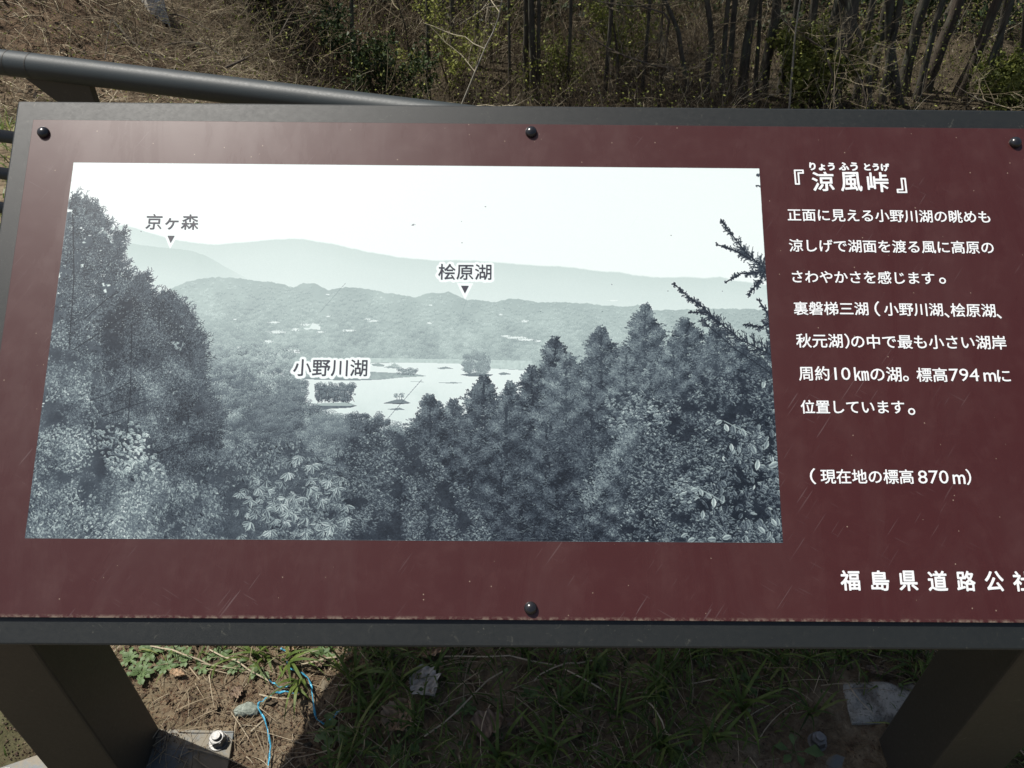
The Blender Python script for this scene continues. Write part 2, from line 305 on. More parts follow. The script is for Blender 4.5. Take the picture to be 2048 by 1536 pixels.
# ---- the printed black-and-white view: flat print, computed here stroke by stroke ----
def paint_view(W=1600, H=860):
    r = np.random.default_rng(11)
    # photo-measured print corners -> print plane
    src = np.array([(150,328),(1518,338),(1563,1086),(52,1076)], float)
    dst = np.array([(0,0),(W,0),(W,H),(0,H)], float)
    A = []; b = []
    for (x,y),(u,v) in zip(src,dst):
        A.append([x,y,1,0,0,0,-u*x,-u*y]); b.append(u)
        A.append([0,0,0,x,y,1,-v*x,-v*y]); b.append(v)
    h = np.append(np.linalg.solve(np.array(A), np.array(b)), 1).reshape(3,3)
    def M(p):
        p = np.atleast_2d(np.array(p, float)); q = np.c_[p, np.ones(len(p))] @ h.T
        return q[:, :2]/q[:, 2:]
    T = np.zeros((H, W), np.float32)
    yy, xx = np.mgrid[0:H, 0:W].astype(np.float32)

    def vnoise(cell, seed, octs=3):
        rr = np.random.default_rng(seed); out = np.zeros((H, W), np.float32); amp = 1; tot = 0
        for o in range(octs):
            c = max(2, cell/(2**o)); gh, gw = int(H/c)+3, int(W/c)+3
            g = rr.random((gh, gw)).astype(np.float32)
            fy, fx = yy/c, xx/c; iy, ix = fy.astype(int), fx.astype(int); ty, tx = fy-iy, fx-ix
            ty = ty*ty*(3-2*ty); tx = tx*tx*(3-2*tx)
            n = (g[iy,ix]*(1-tx)+g[iy,ix+1]*tx)*(1-ty)+(g[iy+1,ix]*(1-tx)+g[iy+1,ix+1]*tx)*ty
            out += amp*n; tot += amp; amp *= .55
        return out/tot
    def smooth(a, k):
        for _ in range(k):
            p = np.pad(a, 1, mode='edge'); a = (p[:-2,1:-1]+p[2:,1:-1]+2*a)/4
            p = np.pad(a, 1, mode='edge'); a = (p[1:-1,:-2]+p[1:-1,2:]+2*a)/4
        return a
    def ridge(pts, rough=0, seed=0, cell=8):
        p = M(pts); o = np.argsort(p[:,0]); y = np.interp(np.arange(W), p[o,0], p[o,1])
        if rough:
            rr = np.random.default_rng(seed)
            for c, a in ((cell*3, rough), (cell, rough*.7), (cell/2.5, rough*.35)):
                g = rr.random(int(W/c)+3)*2-1; y = y+a*np.interp(np.arange(W)/c, np.arange(len(g)), g)
        return y
    def fill_below(y, tone, soft=1.2, x0=None, x1=None):
        m = np.clip((yy-y[None,:])/soft+.5, 0, 1)
        if x0 is not None: m = m*((xx >= x0) & (xx <= x1))
        T[:] = T*(1-m)+tone*m
    def poly(pts, tone, soft=False):
        p = M(pts) if not soft else pts; inside = np.zeros((H,W), bool)
        x0,x1 = int(max(0,p[:,0].min()-1)), int(min(W,p[:,0].max()+2)); y0,y1 = int(max(0,p[:,1].min()-1)), int(min(H,p[:,1].max()+2))
        X, Y = xx[y0:y1,x0:x1], yy[y0:y1,x0:x1]; ins = np.zeros(X.shape, bool)
        for i in range(len(p)):
            (ax,ay),(bx,by) = p[i], p[(i+1) % len(p)]
            if ay == by: continue
            ins ^= ((Y < ay) != (Y < by)) & (X < (bx-ax)*(Y-ay)/(by-ay)+ax)
        inside[y0:y1,x0:x1] = ins
        if tone is not None: T[inside] = tone if np.isscalar(tone) else tone[inside]
        return inside
    def pts_inside(mask, n, rr):
        idx = np.flatnonzero(mask); k = rr.choice(idx, n); return np.c_[k % W, k//W].astype(float)
    def put(x, y, v, a=1.0):
        ix, iy = np.round(x).astype(int), np.round(y).astype(int)
        ok = (ix >= 0) & (ix < W) & (iy >= 0) & (iy < H); ix, iy = ix[ok], iy[ok]
        v = np.broadcast_to(v, ok.shape)[ok]; a = np.broadcast_to(a, ok.shape)[ok]
        T[iy, ix] = T[iy, ix]*(1-a)+v*a
    def strokes(x, y, ang, L, v, wid=1.0, a=1.0, curve=0.0):
        n = int(np.max(L))+2; s = np.linspace(0, 1, n)
        for k in range(n):
            aa = ang+curve*s[k]
            px = x+np.cos(aa)*L*s[k]; py = y+np.sin(aa)*L*s[k]
            put(px, py, v, a)
            if wid > 1: put(px+np.sin(ang)*.9, py-np.cos(ang)*.9, v, a)
            if wid > 2: put(px-np.sin(ang)*.9, py+np.cos(ang)*.9, v, a*.8)
    def leaves(x, y, ang, L, wd, v, rim=.12):
        # lens shaped leaves with a lighter upper edge, batched in painter's order
        n = len(x); order = np.arange(n)
        for ch in np.array_split(order, max(1, n//60)):
            m = int(np.max(L[ch]))+2
            gx, gy = np.meshgrid(np.arange(-m, m+1), np.arange(-m, m+1)); gx = gx.ravel()[None]; gy = gy.ravel()[None]
            c, s = np.cos(ang[ch])[:,None], np.sin(ang[ch])[:,None]
            u = (gx*c+gy*s)/(L[ch][:,None]/2); w = (-gx*s+gy*c)/(wd[ch][:,None]/2)
            prof = np.clip(1-u*u, 0, 1); ins = (np.abs(w) < prof) & (np.abs(u) < 1)
            tone = v[ch][:,None]+rim*np.where(np.abs(w) > .55*prof, 1, -.25)-.05*(np.abs(w) < .12)-.10*(w > 0)
            px = (x[ch][:,None]+gx)[ins]; py = (y[ch][:,None]+gy)[ins]; put(px, py, tone[ins])
    def puffs(cx, cy, R, tone, contrast=.16, fleck=10, lit=(-.4,-.9)):
        # round tree crowns seen from above: flecks lighter at the top, darker underneath
        o = np.argsort(cy); cx, cy, R = cx[o], cy[o], R[o]; tone = np.broadcast_to(tone, (len(o),))[o] if not np.isscalar(tone) else np.full(len(o), tone)
        for i in range(len(cx)):
            n = int(fleck*R[i]*R[i]/6)+8; a = r.random(n)*6.283; q = np.sqrt(r.random(n))
            dx, dy = q*np.cos(a), q*np.sin(a)
            lumpy = 1+.18*np.sin(a*3+i)+.1*np.sin(a*5+2*i)
            sh = -(dy)*.7-(dx)*.15
            put(cx[i]+dx*R[i]*lumpy, cy[i]+dy*R[i]*.8*lumpy, tone[i]+contrast*sh+r.normal(0, contrast*.3, n), .85)
    def sprays(x, y, ang, L, tone, light=.12, dens=1.0):
        # larch sprays: fine needles fanned off short twigs
        strokes(x, y, ang, L, tone-.08, 1, .8)
        for k in range(int(5*dens)):
            t = r.random(len(x)); sd = np.where(r.random(len(x)) < .5, 1, -1)
            bx = x+np.cos(ang)*L*t; by = y+np.sin(ang)*L*t
            strokes(bx, by, ang+sd*(.5+.6*r.random(len(x))), np.clip(L*.42*(1-.5*t), 2, 9), tone+light*(r.random(len(x))-.35), 1, .85)
    def conifer(cx, top, bot, hw, tone, seed, n=None, light=.16, power=.8, base=True, lean=0.0, gap=.3):
        nonlocal r
        keep = r; r = np.random.default_rng(seed)
        (ax, ay), (bx, by) = M([(cx, top)])[0], M([(cx+lean, bot)])[0]; hw = hw*1.1
        hh = by-ay; hw = hw*1.22; n = n or int(hh*hw*.17)
        if base:
            t = r.random(int(hh*hw*.8))**.6; s = r.uniform(-1, 1, len(t)); wdt = hw*t**power*.8*(.8+.2*np.sin(t*40+seed))
            for ox, oy in ((0,0),(1,0),(0,1),(1,1)): put(ax+(bx-ax)*t+s*wdt+ox, ay+hh*t+oy, tone-.10+r.normal(0,.025,len(t)), .9)
        t = np.sort(r.random(n)**.7); s = r.uniform(-1, 1, n); s = np.sign(s)*np.abs(s)**.7
        layer = .74+.22*np.sin(t*hh/11.+s*2.5+seed)+.20*r.normal(0,1,n)*(.4+.6*(np.abs(s) > .7))
        wdt = hw*np.clip(t,0.01,1)**power*layer
        x = ax+(bx-ax)*t+s*wdt; y = ay+hh*t-np.abs(s)*hh*.02+r.normal(0,2,n)
        clump = np.sin(x*.11+seed)*np.sin(y*.13+seed*2)
        ang = np.where(s > 0, 0, np.pi)+np.where(s > 0, -1, 1)*(.25+.8*(1-np.abs(s))*r.random(n))*np.sign(.8-t*.2)
        sh = tone+light*(-s*.30+clump*.55)+.05*np.sin(t*hh/6.+np.abs(s)*4)+r.normal(0,.05,n)-.10*t
        L = np.clip(r.normal(8,2.5,n), 4, 16)*(1-.35*(t < .12))
        sprays(x, y, ang, L, sh, light)
        # leader
        strokes(np.array([ax]*3)+r.normal(0,1,3), np.array([ay+10.]*3), np.full(3,-1.57), np.array([14.,10,8]), tone, 1)
        r = keep

    # sky
    T[:] = .968-.012*np.abs(xx/W-.5)-.006*(yy/H)
    # hills, far to near
    far = [(100,470),(200,462),(250,452),(290,464),(337,479),(385,487),(430,491),(500,485),(579,479),(605,480),(663,489),(724,503),(790,515),(874,523),(911,521),(975,524),(1055,531),(1137,535),(1197,544),(1235,545),(1273,552),(1320,556),(1366,555),(1405,557),(1437,554),(1465,561),(1560,575)]
    y1 = ridge(far, .8, 3); g = np.clip((yy-y1[None])/110, 0, 1)
    fill_below(y1, .845+.01*np.clip((yy-y1[None])/40,0,1)+.035*g, 4)
    hb = [(100,484),(258,488),(287,493),(342,498),(386,504),(411,512),(431,523),(460,540),(490,556),(540,590)]
    y2 = ridge(hb, .8, 5); g = np.clip((yy-y2[None])/70, 0, 1)
    m = (1-np.clip((xx-M([(400,540)])[0,0])/130, 0, 1))
    mm = np.clip((yy-y2[None])/1.5+.5,0,1)*m; T[:] = T*(1-mm)+(.812+.05*g)*mm
    md = [(100,610),(300,600),(349,577),(374,566),(411,557),(460,555),(498,560),(547,567),(587,576),(605,569),(629,569),(658,582),(690,574),(724,577),(764,586),(803,593),(830,596),(845,590),(895,586),(922,595),(935,602),(988,605),(1014,599),(1033,597),(1077,606),(1164,606),(1219,614),(1262,614),(1273,610),(1301,621),(1427,618),(1560,622)]
    y3 = ridge(md, 2.0, 7); nz = vnoise(46, 9, 4)
    dep = np.clip((yy-y3[None])/150, 0, 1)
    fill_below(y3, .745+.02*np.sin(dep*5)-.03*dep+.09*(nz-.5), 1.5)
    # wooded plain: crowns growing toward the viewer
    n = 7500; t = r.random(n)**.8; px = r.random(n)*W; yb = np.interp(px, np.arange(W), y3)
    yb2 = M([(700,735)])[0,1]; py = yb+2+t*(yb2-yb)
    R = 2.2+6.5*t+r.random(n)*2
    nn = nz[np.clip(py.astype(int),0,H-1), px.astype(int)]
    k = r.random(n) < .8
    puffs(px[k], py[k], R[k], (.752-.05*t+.13*(nn-.5)+r.normal(0,.012,n))[k], .085)
    # roofs and clearings in the plain
    for x, y, w_, hh_ in ((548,646,16,3),(554,665,28,5),(590,660,12,5),(620,651,30,6),(640,665,10,3),(697,662,20,3),(745,643,14,3),(857,647,9,3),(860,611,6,2),(1048,643,12,4),(1030,676,34,4),(1050,680,28,4),(1010,673,14,3),(1075,683,12,3),(537,684,12,5),(1225,602,12,2),(655,634,8,2),(735,639,8,2),(470,640,6,2),(480,696,10,3),(655,590,6,2),(1000,630,5,2)):
        q = M([(x,y)])[0]; m_ = int(w_*2); xs = q[0]+r.normal(0, w_*.30, m_*3); ys = q[1]+r.normal(0, hh_*.3, m_*3); put(xs, ys, .95, .8); put(xs+1, ys, .93, .7)
    poly([(606,657),(624,648),(640,654),(640,661),(622,659),(612,661)], .90); poly([(606,657),(624,648),(618,657)], .80)
    poly([(575,700),(598,700),(599,707),(577,706)], .94)
    # lake with spits and islets
    lake = poly([(600,757),(640,745),(735,742),(741,727),(814,726),(916,727),(930,738),(985,738),(1062,742),(1070,800),(1040,860),(700,870),(640,830),(600,800)], .945)
    T[lake] = (.925-.03*np.clip((yy-y3[None]-120)/130,0,1)+.012*(vnoise(9,21,2)-.5))[lake]
    sh = vnoise(5, 33, 2)
    poly([(700,716),(1062,722),(1062,741),(985,738),(960,736),(916,728),(814,726),(740,726)], .80+.08*(sh-.5))
    poly([(540,741),(640,741),(735,744),(800,747),(838,750),(852,753),(800,756),(760,760),(700,760),(600,757),(560,757)], .70+.10*(sh-.5))
    poly([(560,752),(700,757),(760,760),(700,762),(600,759)], .62)
    poly([(742,729),(755,727),(768,731),(766,734),(745,733)], .70); poly([(765,735),(780,733),(800,736),(790,738)], .68)
    poly([(872,737),(890,734),(905,738),(880,739)], .66); poly([(994,748),(1005,745),(1022,749),(1000,751)], .62)
    poly([(875,766),(905,765),(925,766),(905,768)], .68); poly([(815,764),(840,763),(846,765)], .74)
    poly([(918,750),(950,746),(985,750),(978,753),(940,754)], .55)
    def cl(x0,x1,y0,y1,n,R,tone,c=.12):
        q = M(np.c_[r.uniform(x0,x1,n), r.uniform(y0,y1,n)]); puffs(q[:,0], q[:,1], np.full(n,R)*r.uniform(.7,1.2,n), tone+r.normal(0,.02,n), c)
    cl(776,796,729,737,14,4,.70,.1); cl(794,833,738,749,34,5,.58,.14); cl(926,976,712,747,110,6.5,.60,.10); cl(935,965,703,715,26,6,.64,.10)
    T[:] = T
    # little island with a bent tree
    poly([(765,807),(790,800),(803,799),(820,807),(800,809)], .58); poly([(772,819),(798,816),(808,820),(790,821)], .62); poly([(765,807),(820,807),(800,808.5)], .38)
    q = M([(793,800),(801,800),(797,800)]); strokes(q[:,0], q[:,1], np.array([-1.7,-1.4,-1.55]), np.array([14.,12,13]), .5); cl(788,805,788,796,16,3,.62,.1)
    # pine islet on the left and shore
    poly([(610,812),(690,808),(712,812),(700,816),(660,818),(640,822),(610,820)], .50+.1*(sh-.5)); poly([(620,808),(695,805),(712,812),(640,812)], .72)
    cl(632,700,772,802,150,6,.44,.16); cl(632,708,768,782,60,5,.48,.18); cl(690,712,772,790,22,4,.46,.15)
    q = M(np.c_[r.uniform(635,705,16), r.uniform(780,795,16)]); strokes(q[:,0], q[:,1], np.full(16,1.5)+r.normal(0,.15,16), np.full(16,14.), .34)
    # band of wood left of and below the lake
    x_, y_ = [], []
    edge = [(380,640),(400,690),(440,700),(500,705),(560,712),(600,745),(600,800),(640,830),(700,845),(760,850),(830,870),(880,880),(1000,890)]
    ep = M(edge); n = 1900; px = r.uniform(M([(330,700)])[0,0], M([(1000,890)])[0,0], n); ye = np.interp(px, ep[:,0], ep[:,1]); tt = r.random(n)**1.1; py = ye-5+tt*(H*1.02-ye)
    rel = np.clip((py-ye)/300, 0, 1); dl = (py/H)
    ye_all = np.interp(np.arange(W), ep[:,0], ep[:,1]); fm = np.clip((yy-ye_all[None]-14)/16, 0, 1)*np.clip((M([(1000,0)])[0,0]-xx)/60, 0, 1)*np.clip((xx-M([(330,900)])[0,0])/60, 0, 1); T[:] = T*(1-fm*.9)+fm*.9*(.52-.55*np.clip(yy/H-.5, 0, .5)+.10*(vnoise(18, 45, 3)-.5))
    nf = vnoise(60, 44, 3)[np.clip(py.astype(int),0,H-1), np.clip(px.astype(int),0,W-1)]
    puffs(px, py, 6+14*np.clip((dl-.45)/.5,0,1)+r.random(n)*5, .70-.66*np.clip(dl-.46,0,.5)+.34*(nf-.5)-.03+r.normal(0,.045,n), .24, 7)
    cl(395,600,690,760,160,8,.64,.15); cl(560,612,762,800,70,9,.50,.16); cl(510,600,790,860,110,12,.45,.17)
    cl(690,760,830,880,60,10,.42,.17); cl(720,735,828,838,10,6,.42,.16); cl(745,775,838,852,18,6,.40,.16); cl(620,690,835,870,50,11,.52,.14)
    # left larches
    def outline_tree(pts, tone, seed, n, lo=0, light=.2, holes=.0):
        nonlocal r
        keep = r; r = np.random.default_rng(seed); m_ = poly(pts, None); m2 = smooth(m_.astype(np.float32), 6); er = np.clip(smooth(m_.astype(np.float32), 90)*2.6-1.45, 0, 1); fm = np.clip((vnoise(12, seed+50, 4)-.29-.16*(1-er))*12+.2, 0, 1)*er*.8; T[:] = T*(1-fm)+fm*(tone-.09+.10*(vnoise(5, seed+51, 2)-.5)); idx = pts_inside(m2 > .12, n, r)
        nz2 = vnoise(34, seed, 3); v = nz2[idx[:,1].astype(int), idx[:,0].astype(int)]
        if holes: k = v > holes; idx, v = idx[k], v[k]
        o = np.argsort(idx[:,1]+r.normal(0,30,len(idx))); idx, v = idx[o], v[o]
        c_ = M([(lo,0)])[0,0] if lo else idx[:,0].mean()
        sd = np.where(idx[:,0] > c_, 1, -1)
        ang = np.where(sd > 0, -.55, np.pi+.55)+r.normal(0,.5,len(idx))
        d = m2[idx[:,1].astype(int), idx[:,0].astype(int)]
        sprays(idx[:,0], idx[:,1], ang, np.clip(r.normal(11,3,len(idx)),5,18), tone+light*(v-.5)*1.2+r.normal(0,.04,len(idx))-.04*d, light)
        r = keep
    t1 = [(60,1080),(100,500),(128,395),(152,398),(180,418),(200,440),(222,470),(236,490),(240,478),(232,520),(262,560),(275,590),(300,612),(290,640),(300,700),(330,800),(300,900),(200,1000)]
    def jag(pts, i0, i1, amp=9, seed=1):
        # tiers of boughs stepping out and in along the open side of a larch
        rr = np.random.default_rng(seed); out = list(pts[:i0])
        for k in range(i0, i1):
            (ax, ay), (bx, by) = pts[k], pts[k+1]; m = max(1, int(np.hypot(bx-ax, by-ay)/13))
            for j in range(m):
                f = j/m; x, y = ax+(bx-ax)*f, ay+(by-ay)*f; a = amp*rr.uniform(.5,1.3); out += [(x-a*.8, y+3), (x+a, y-a*.35), (x+a*.5, y+3)]
        return out+list(pts[i1:])
    t1 = jag(t1, 3, 12, 8, 3)
    outline_tree(t1, .41, 5, 9500, 150, .30, .37)
    t2 = [(200,640),(240,600),(270,585),(282,560),(300,590),(335,600),(365,630),(385,665),(400,700),(395,740),(405,790),(440,850),(430,930),(380,1000),(300,1000),(240,900),(210,760)]
    t2 = jag(t2, 2, 11, 9, 4)
    outline_tree(t2, .36, 6, 9500, 285, .30, .36)
    # twig ends fringing the outline
    for tr, cx_ in ((t1[3:-6], 150), (t2[2:-6], 285)):
        e = M(tr); sg = np.r_[0, np.cumsum(np.hypot(*np.diff(e, axis=0).T))]; k = int(sg[-1]/3.2); u_ = r.random(k)*sg[-1]
        ex, ey = np.interp(u_, sg, e[:,0])-6+r.normal(0,4,k), np.interp(u_, sg, e[:,1])+r.normal(0,4,k)
        for q_ in range(2): sprays(ex, ey, r.normal(-.75,.45,k), r.uniform(10,30,k), .40+r.normal(0,.05,k), .16)
    # its limbs and trunk
    q = [((265,650),(262,780),(255,870)),((148,430),(150,560),(140,700)),((150,700),(210,660),(270,620)),((160,810),(215,790),(262,765)),((150,860),(200,835),(300,800)),((290,920),(350,890),(420,880)),((170,640),(215,600),(240,585))]
    for pl in q:
        p = M(pl)
        for i in range(len(p)-1):
            d = p[i+1]-p[i]; k = int(np.hypot(*d)*1.5)
            for s in np.linspace(0,1,k): 
                for w_ in (-1,0,1): put(np.array([p[i,0]+d[0]*s+(w_*.8 if abs(d[1]) > abs(d[0]) else 0)]), np.array([p[i,1]+d[1]*s+(w_*.8 if abs(d[1]) <= abs(d[0]) else 0)]), .24, .75)
    # bright speckle through the left larches
    n = 1500; q = M(np.c_[r.uniform(120,380,n), r.uniform(430,780,n)]); ins = (poly(t1, None)|poly(t2, None))[np.clip(q[:,1].astype(int),0,H-1), np.clip(q[:,0].astype(int),0,W-1)]
    q = q[ins]; cl_ = vnoise(50, 8, 2)[q[:,1].astype(int), q[:,0].astype(int)]; q = q[cl_ > .47]; put(q[:,0], q[:,1], .8, .8); put(q[:,0]+1, q[:,1], .72, .8); put(q[:,0], q[:,1]+1, .7, .6)
    m_ = smooth(poly([(700,960),(800,940),(860,905),(920,880),(1000,850),(1060,830),(1120,790),(1290,740),(1440,710),(1600,720),(1600,1100),(680,1100)], None).astype(np.float32), 12)
    T[:] = T*(1-m_)+m_*(.34+.16*(vnoise(40, 71, 4)-.5)+.10*(vnoise(4, 72, 1)-.5))
    # conifer rows on the right, far to near
    rows = [(1288,612,790,62,.47),(1200,655,800,50,.44),(1108,676,830,50,.40),(1370,640,800,70,.42),(1430,655,820,60,.44),(1345,680,830,55,.47),
            (965,755,900,58,.41),(1018,766,860,26,.46),(1062,735,930,60,.37),(905,800,960,40,.44),(858,792,960,60,.43),(1130,712,960,95,.47),(1250,700,940,75,.46),(1180,740,960,60,.44),(1300,730,960,60,.46),
            (1480,690,900,80,.42),(1400,740,960,80,.40),(1540,700,930,70,.36),(1010,800,1000,70,.43),(940,850,1040,80,.42),(1090,850,1060,80,.40),
            (1180,880,1090,70,.37),(870,880,1080,80,.38),(1000,920,1120,90,.38),(1110,960,1130,80,.35),(740,850,1000,60,.40),(700,880,1040,60,.37),(790,900,1060,70,.38),(800,940,1120,90,.35),(900,980,1130,90,.36),(1040,1000,1160,90,.34),
            (1500,800,1000,90,.33),(1420,860,1060,90,.33),(1340,900,1090,80,.34)]
    for i, (cx, tp, bt, hw, tn) in enumerate(rows): conifer(cx, tp, bt, hw, tn+.0, 100+i, power=.75)
    conifer(1290, 780, 1180, 170, .40, 77, light=.24, power=.72, lean=30); conifer(1250,1000,1180,120,.38,78,light=.24)
    # pale sprays along the lit diagonal edge
    n = 420; s = r.random(n); q = M(np.c_[1275-115*s+r.normal(0,9,n)+14*r.random(n), 830+185*s+r.normal(0,6,n)]); sprays(q[:,0], q[:,1], r.normal(-2.2,.4,n), r.uniform(6,11,n), .58+r.normal(0,.05,n), .2)
    # lit twig tips over the whole conifer slope
    n = 22000; q = M(np.c_[r.uniform(690,1560,n), r.uniform(640,1085,n)]); yl = np.interp(q[:,0], M([(690,0),(780,0),(860,0),(960,0),(1060,0),(1110,0),(1200,0),(1290,0),(1560,0)])[:,0], M([(690,900),(780,880),(860,820),(960,790),(1060,760),(1110,710),(1200,690),(1290,650),(1560,690)])[:,1])
    q = q[q[:,1] > yl+10]; v_ = vnoise(16, 91, 3)[np.clip(q[:,1].astype(int),0,H-1), np.clip(q[:,0].astype(int),0,W-1)]; q = q[v_ > .45]; k = len(q); sd = r.choice([-1,1], k)
    strokes(q[:,0], q[:,1], np.where(sd > 0, -.35, np.pi+.35)+r.normal(0,.35,k), r.uniform(3,8,k), .60-.17*(q[:,1]/H)+r.normal(0,.09,k), 1, .8)
    # dark pockets
    big = np.clip((vnoise(60, 55, 5)-.52)*5, 0, 1); lower = np.clip((yy-H*.60)/(H*.3), 0, 1)
    right = np.clip((xx-W*.40)/(W*.1), 0, 1); T[:] = T-(.20*big*lower*right*np.clip(T/.4,0,1))
    T[:] = np.where(xx > W*.42, T-.05*lower, T)
    def leafy(poly_pts, n, L, wd, tone, ang, aj, seed, dark=.26, thr=.42, cell=46, spread=.085, bg=.8):
        nonlocal r
        keep = r; r = np.random.default_rng(seed); m_ = smooth(poly(poly_pts, None).astype(np.float32), 10)
        nz2 = vnoise(cell, seed, 3)
        T[:] = T*(1-m_*bg)+(dark+.16*(nz2-.5)+.05*(vnoise(4,seed+1,1)-.5))*m_*bg
        p = pts_inside(m_ > .25, n, r); v = nz2[p[:,1].astype(int), p[:,0].astype(int)]; k = v+r.normal(0,.05,len(v)) > thr; p, v = p[k], v[k]
        nn = len(p); LL = np.clip(r.normal(L, L*.25, nn), 2.5, 40); an = ang+r.normal(0, aj, nn)
        leaves(p[:,0], p[:,1], an, LL, LL*wd*r.uniform(.7,1.2,nn), tone+spread*r.normal(0,1,nn)+.25*(v-.5), rim=.08)
        r = keep
    # small leaves in the lower left, horizontal dashes in the middle, big ones right
    leafy([(40,1090),(70,820),(100,660),(128,640),(140,700),(185,740),(180,800),(215,850),(240,900),(330,930),(340,1000),(430,960),(450,1090)], 9500, 5.5, .5, .54, .3, 1.1, 301, .40, .36)
    leafy([(60,1090),(85,800),(110,690),(150,760),(200,870),(290,930),(300,1090)], 4200, 5.5, .5, .60, -.2, 1.1, 302, .36, .46, bg=.3)
    leafy([(190,860),(260,840),(300,870),(320,940),(260,960),(210,930)], 420, 9, .5, .60, .4, .7, 303, .28, .45, bg=.5)
    leafy([(690,880),(780,860),(860,900),(900,960),(960,1000),(980,1090),(690,1090)], 6800, 6, .34, .44, .1, .6, 304, .30, .40, 34, bg=.7)
    leafy([(1290,840),(1400,760),(1480,740),(1560,760),(1570,1090),(1230,1090),(1240,1000)], 9500, 6.5, .36, .46, .05, .6, 305, .25, .38, 26, bg=.75)
    leafy([(1210,790),(1280,780),(1330,810),(1320,850),(1250,850),(1210,860)], 520, 8, .4, .56, 0, .6, 306, .28, .4, 20, bg=.5)
    leafy([(1330,970),(1420,930),(1400,1000),(1340,1010)], 300, 9, .4, .55, 0, .4, 309, .23, .4, 20, bg=.4)
    leafy([(300,1000),(430,930),(480,890),(600,880),(680,960),(700,1090),(280,1090)], 5200, 8, .36, .50, 1.0, .8, 307, .36, .36, 40, bg=.6)
    # broad light and shade drifting over the lower-left foliage
    lm = np.clip((M([(480,0)])[0,0]-xx)/80, 0, 1)*np.clip((yy-M([(100,700)])[0,1])/60, 0, 1); T[:] = T+lm*(.03+.30*(vnoise(75, 321, 3)-.5))
    def whorl(x, y, n, L, tone, spread=2.6, base=1.57, wd=.36):
        p = M([(x,y)])[0]; a = base+np.linspace(-spread/2, spread/2, n)+r.normal(0,.12,n); LL = L*r.uniform(.8,1.15,n)
        leaves(p[0]+np.cos(a)*LL*.5, p[1]+np.sin(a)*LL*.5, a, LL, LL*wd, tone+r.normal(0,.05,n), rim=.14)
    for i in range(90):
        s = r.random(); x = 470+220*r.random(); y = 900+180*r.random()
        if y < 905+abs(x-600)*.55 and x < 660: continue
        whorl(x, y, int(r.integers(3,7)), r.uniform(12,20), .54+r.normal(0,.07), r.uniform(1.4,2.8), 1.57+r.normal(0,.5), r.uniform(.26,.4))
    for x, y in ((598,912),(622,930),(575,945),(655,960),(672,975),(690,1010),(620,960),(640,1000),(590,1000),(560,1010),(690,1035),(660,1050),(610,1060),(515,975),(500,1000),(540,1060)): whorl(x, y, int(r.integers(3,7)), 20, .62, 2.2, 1.5+r.normal(0,.4), .3)
    # larger round leaves at the right edge
    for i in range(230):
        x = 1380+185*r.random()**.7; y = 850+230*r.random()
        if x < 1560-(y-700)*.55 and r.random() < .93: continue
        a = r.normal(1.2,.6); p = M([(x,y)])[0]; L = r.uniform(7,19); leaves(np.array([p[0]]), np.array([p[1]]), np.array([a]), np.array([L]), np.array([L*r.uniform(.3,.62)]), np.array([.47+r.normal(0,.12)]), rim=.08)
    for x, y, a, L in ((1435,845,-.5,22),(1465,860,1.4,24),(1485,865,1.2,24),(1460,895,1.5,22),(1475,900,1.5,20),(1505,900,1.2,26),(1530,890,2,26),(1545,930,-.4,32),(1512,930,1.8,28),(1385,980,-.3,20),(1400,985,1.3,20),(1425,1005,1.6,26),(1402,1030,1.7,22),(1442,1000,1.8,24),(1380,1080,-.4,24),(1365,1070,-.5,20),(1450,1075,-.3,26),(1420,1078,-.1,26),(1520,1060,.8,24),(1545,1045,1,24),(1540,760,.6,26),(1525,770,1.9,22),(1535,730,-.1,20)):
        p = M([(x,y)])[0]; leaves(np.array([p[0]]), np.array([p[1]]), np.array([float(a)]), np.array([float(L)*.85]), np.array([L*.40]), np.array([.66+r.normal(0,.05)]), rim=.09)
    def line(pl, tone, wid=1, a=.8):
        p = M(pl)
        for i in range(len(p)-1):
            d = p[i+1]-p[i]; k = int(np.hypot(*d)*1.6)+1; s = np.linspace(0,1,k)
            for w_ in (range(wid) if wid > 1 else (0,)):
                off = w_-(wid-1)/2; nrm = np.array([-d[1], d[0]])/max(np.hypot(*d),1e-3)
                put(p[i,0]+d[0]*s+nrm[0]*off, p[i,1]+d[1]*s+nrm[1]*off, tone, a)
    line([(1445,842),(1470,855),(1500,868)], .7, 2); line([(1390,975),(1420,990),(1445,1005)], .7, 2); line([(1425,1040),(1450,1070)], .6, 2); line([(1520,710),(1545,740)], .75, 2)
    # dark spruce boughs reaching in from the right edge
    def bough(pl, w0, w1, seed, tone=.27):
        nonlocal r
        keep = r; r = np.random.default_rng(seed); p = M(pl); seg = np.r_[0, np.cumsum(np.hypot(*np.diff(p, axis=0).T))]
        n = int(seg[-1]*.42); s = np.sort(r.random(n))*seg[-1]; x = np.interp(s, seg, p[:,0]); y = np.interp(s, seg, p[:,1]); f = s/seg[-1]; ln = w0+(w1-w0)*f
        d = np.arctan2(p[-1,1]-p[0,1], p[-1,0]-p[0,0])+np.pi
        for k in range(3):
            an = d+r.choice([-1,1], n)*(.5+.5*r.random(n)); L = ln*r.uniform(.15,1,n)**1.3
            strokes(x, y, an, L, tone+r.normal(0,.05,n), 1, .9)
            q = r.random(n); bx = x+np.cos(an)*L*q; by = y+np.sin(an)*L*q
            strokes(bx, by, an+r.choice([-.7,.7], n), np.clip(L*.4,3,8), tone+r.normal(0,.06,n)+.05, 2, .85)
        line(pl, tone-.05, 3, .9); r = keep
    bough([(1440,440),(1462,470),(1490,505),(1535,545)], 6, 34, 401); bough([(1432,490),(1465,500),(1500,520)], 4, 16, 402); bough([(1450,565),(1480,548),(1535,545)], 4, 22, 403)
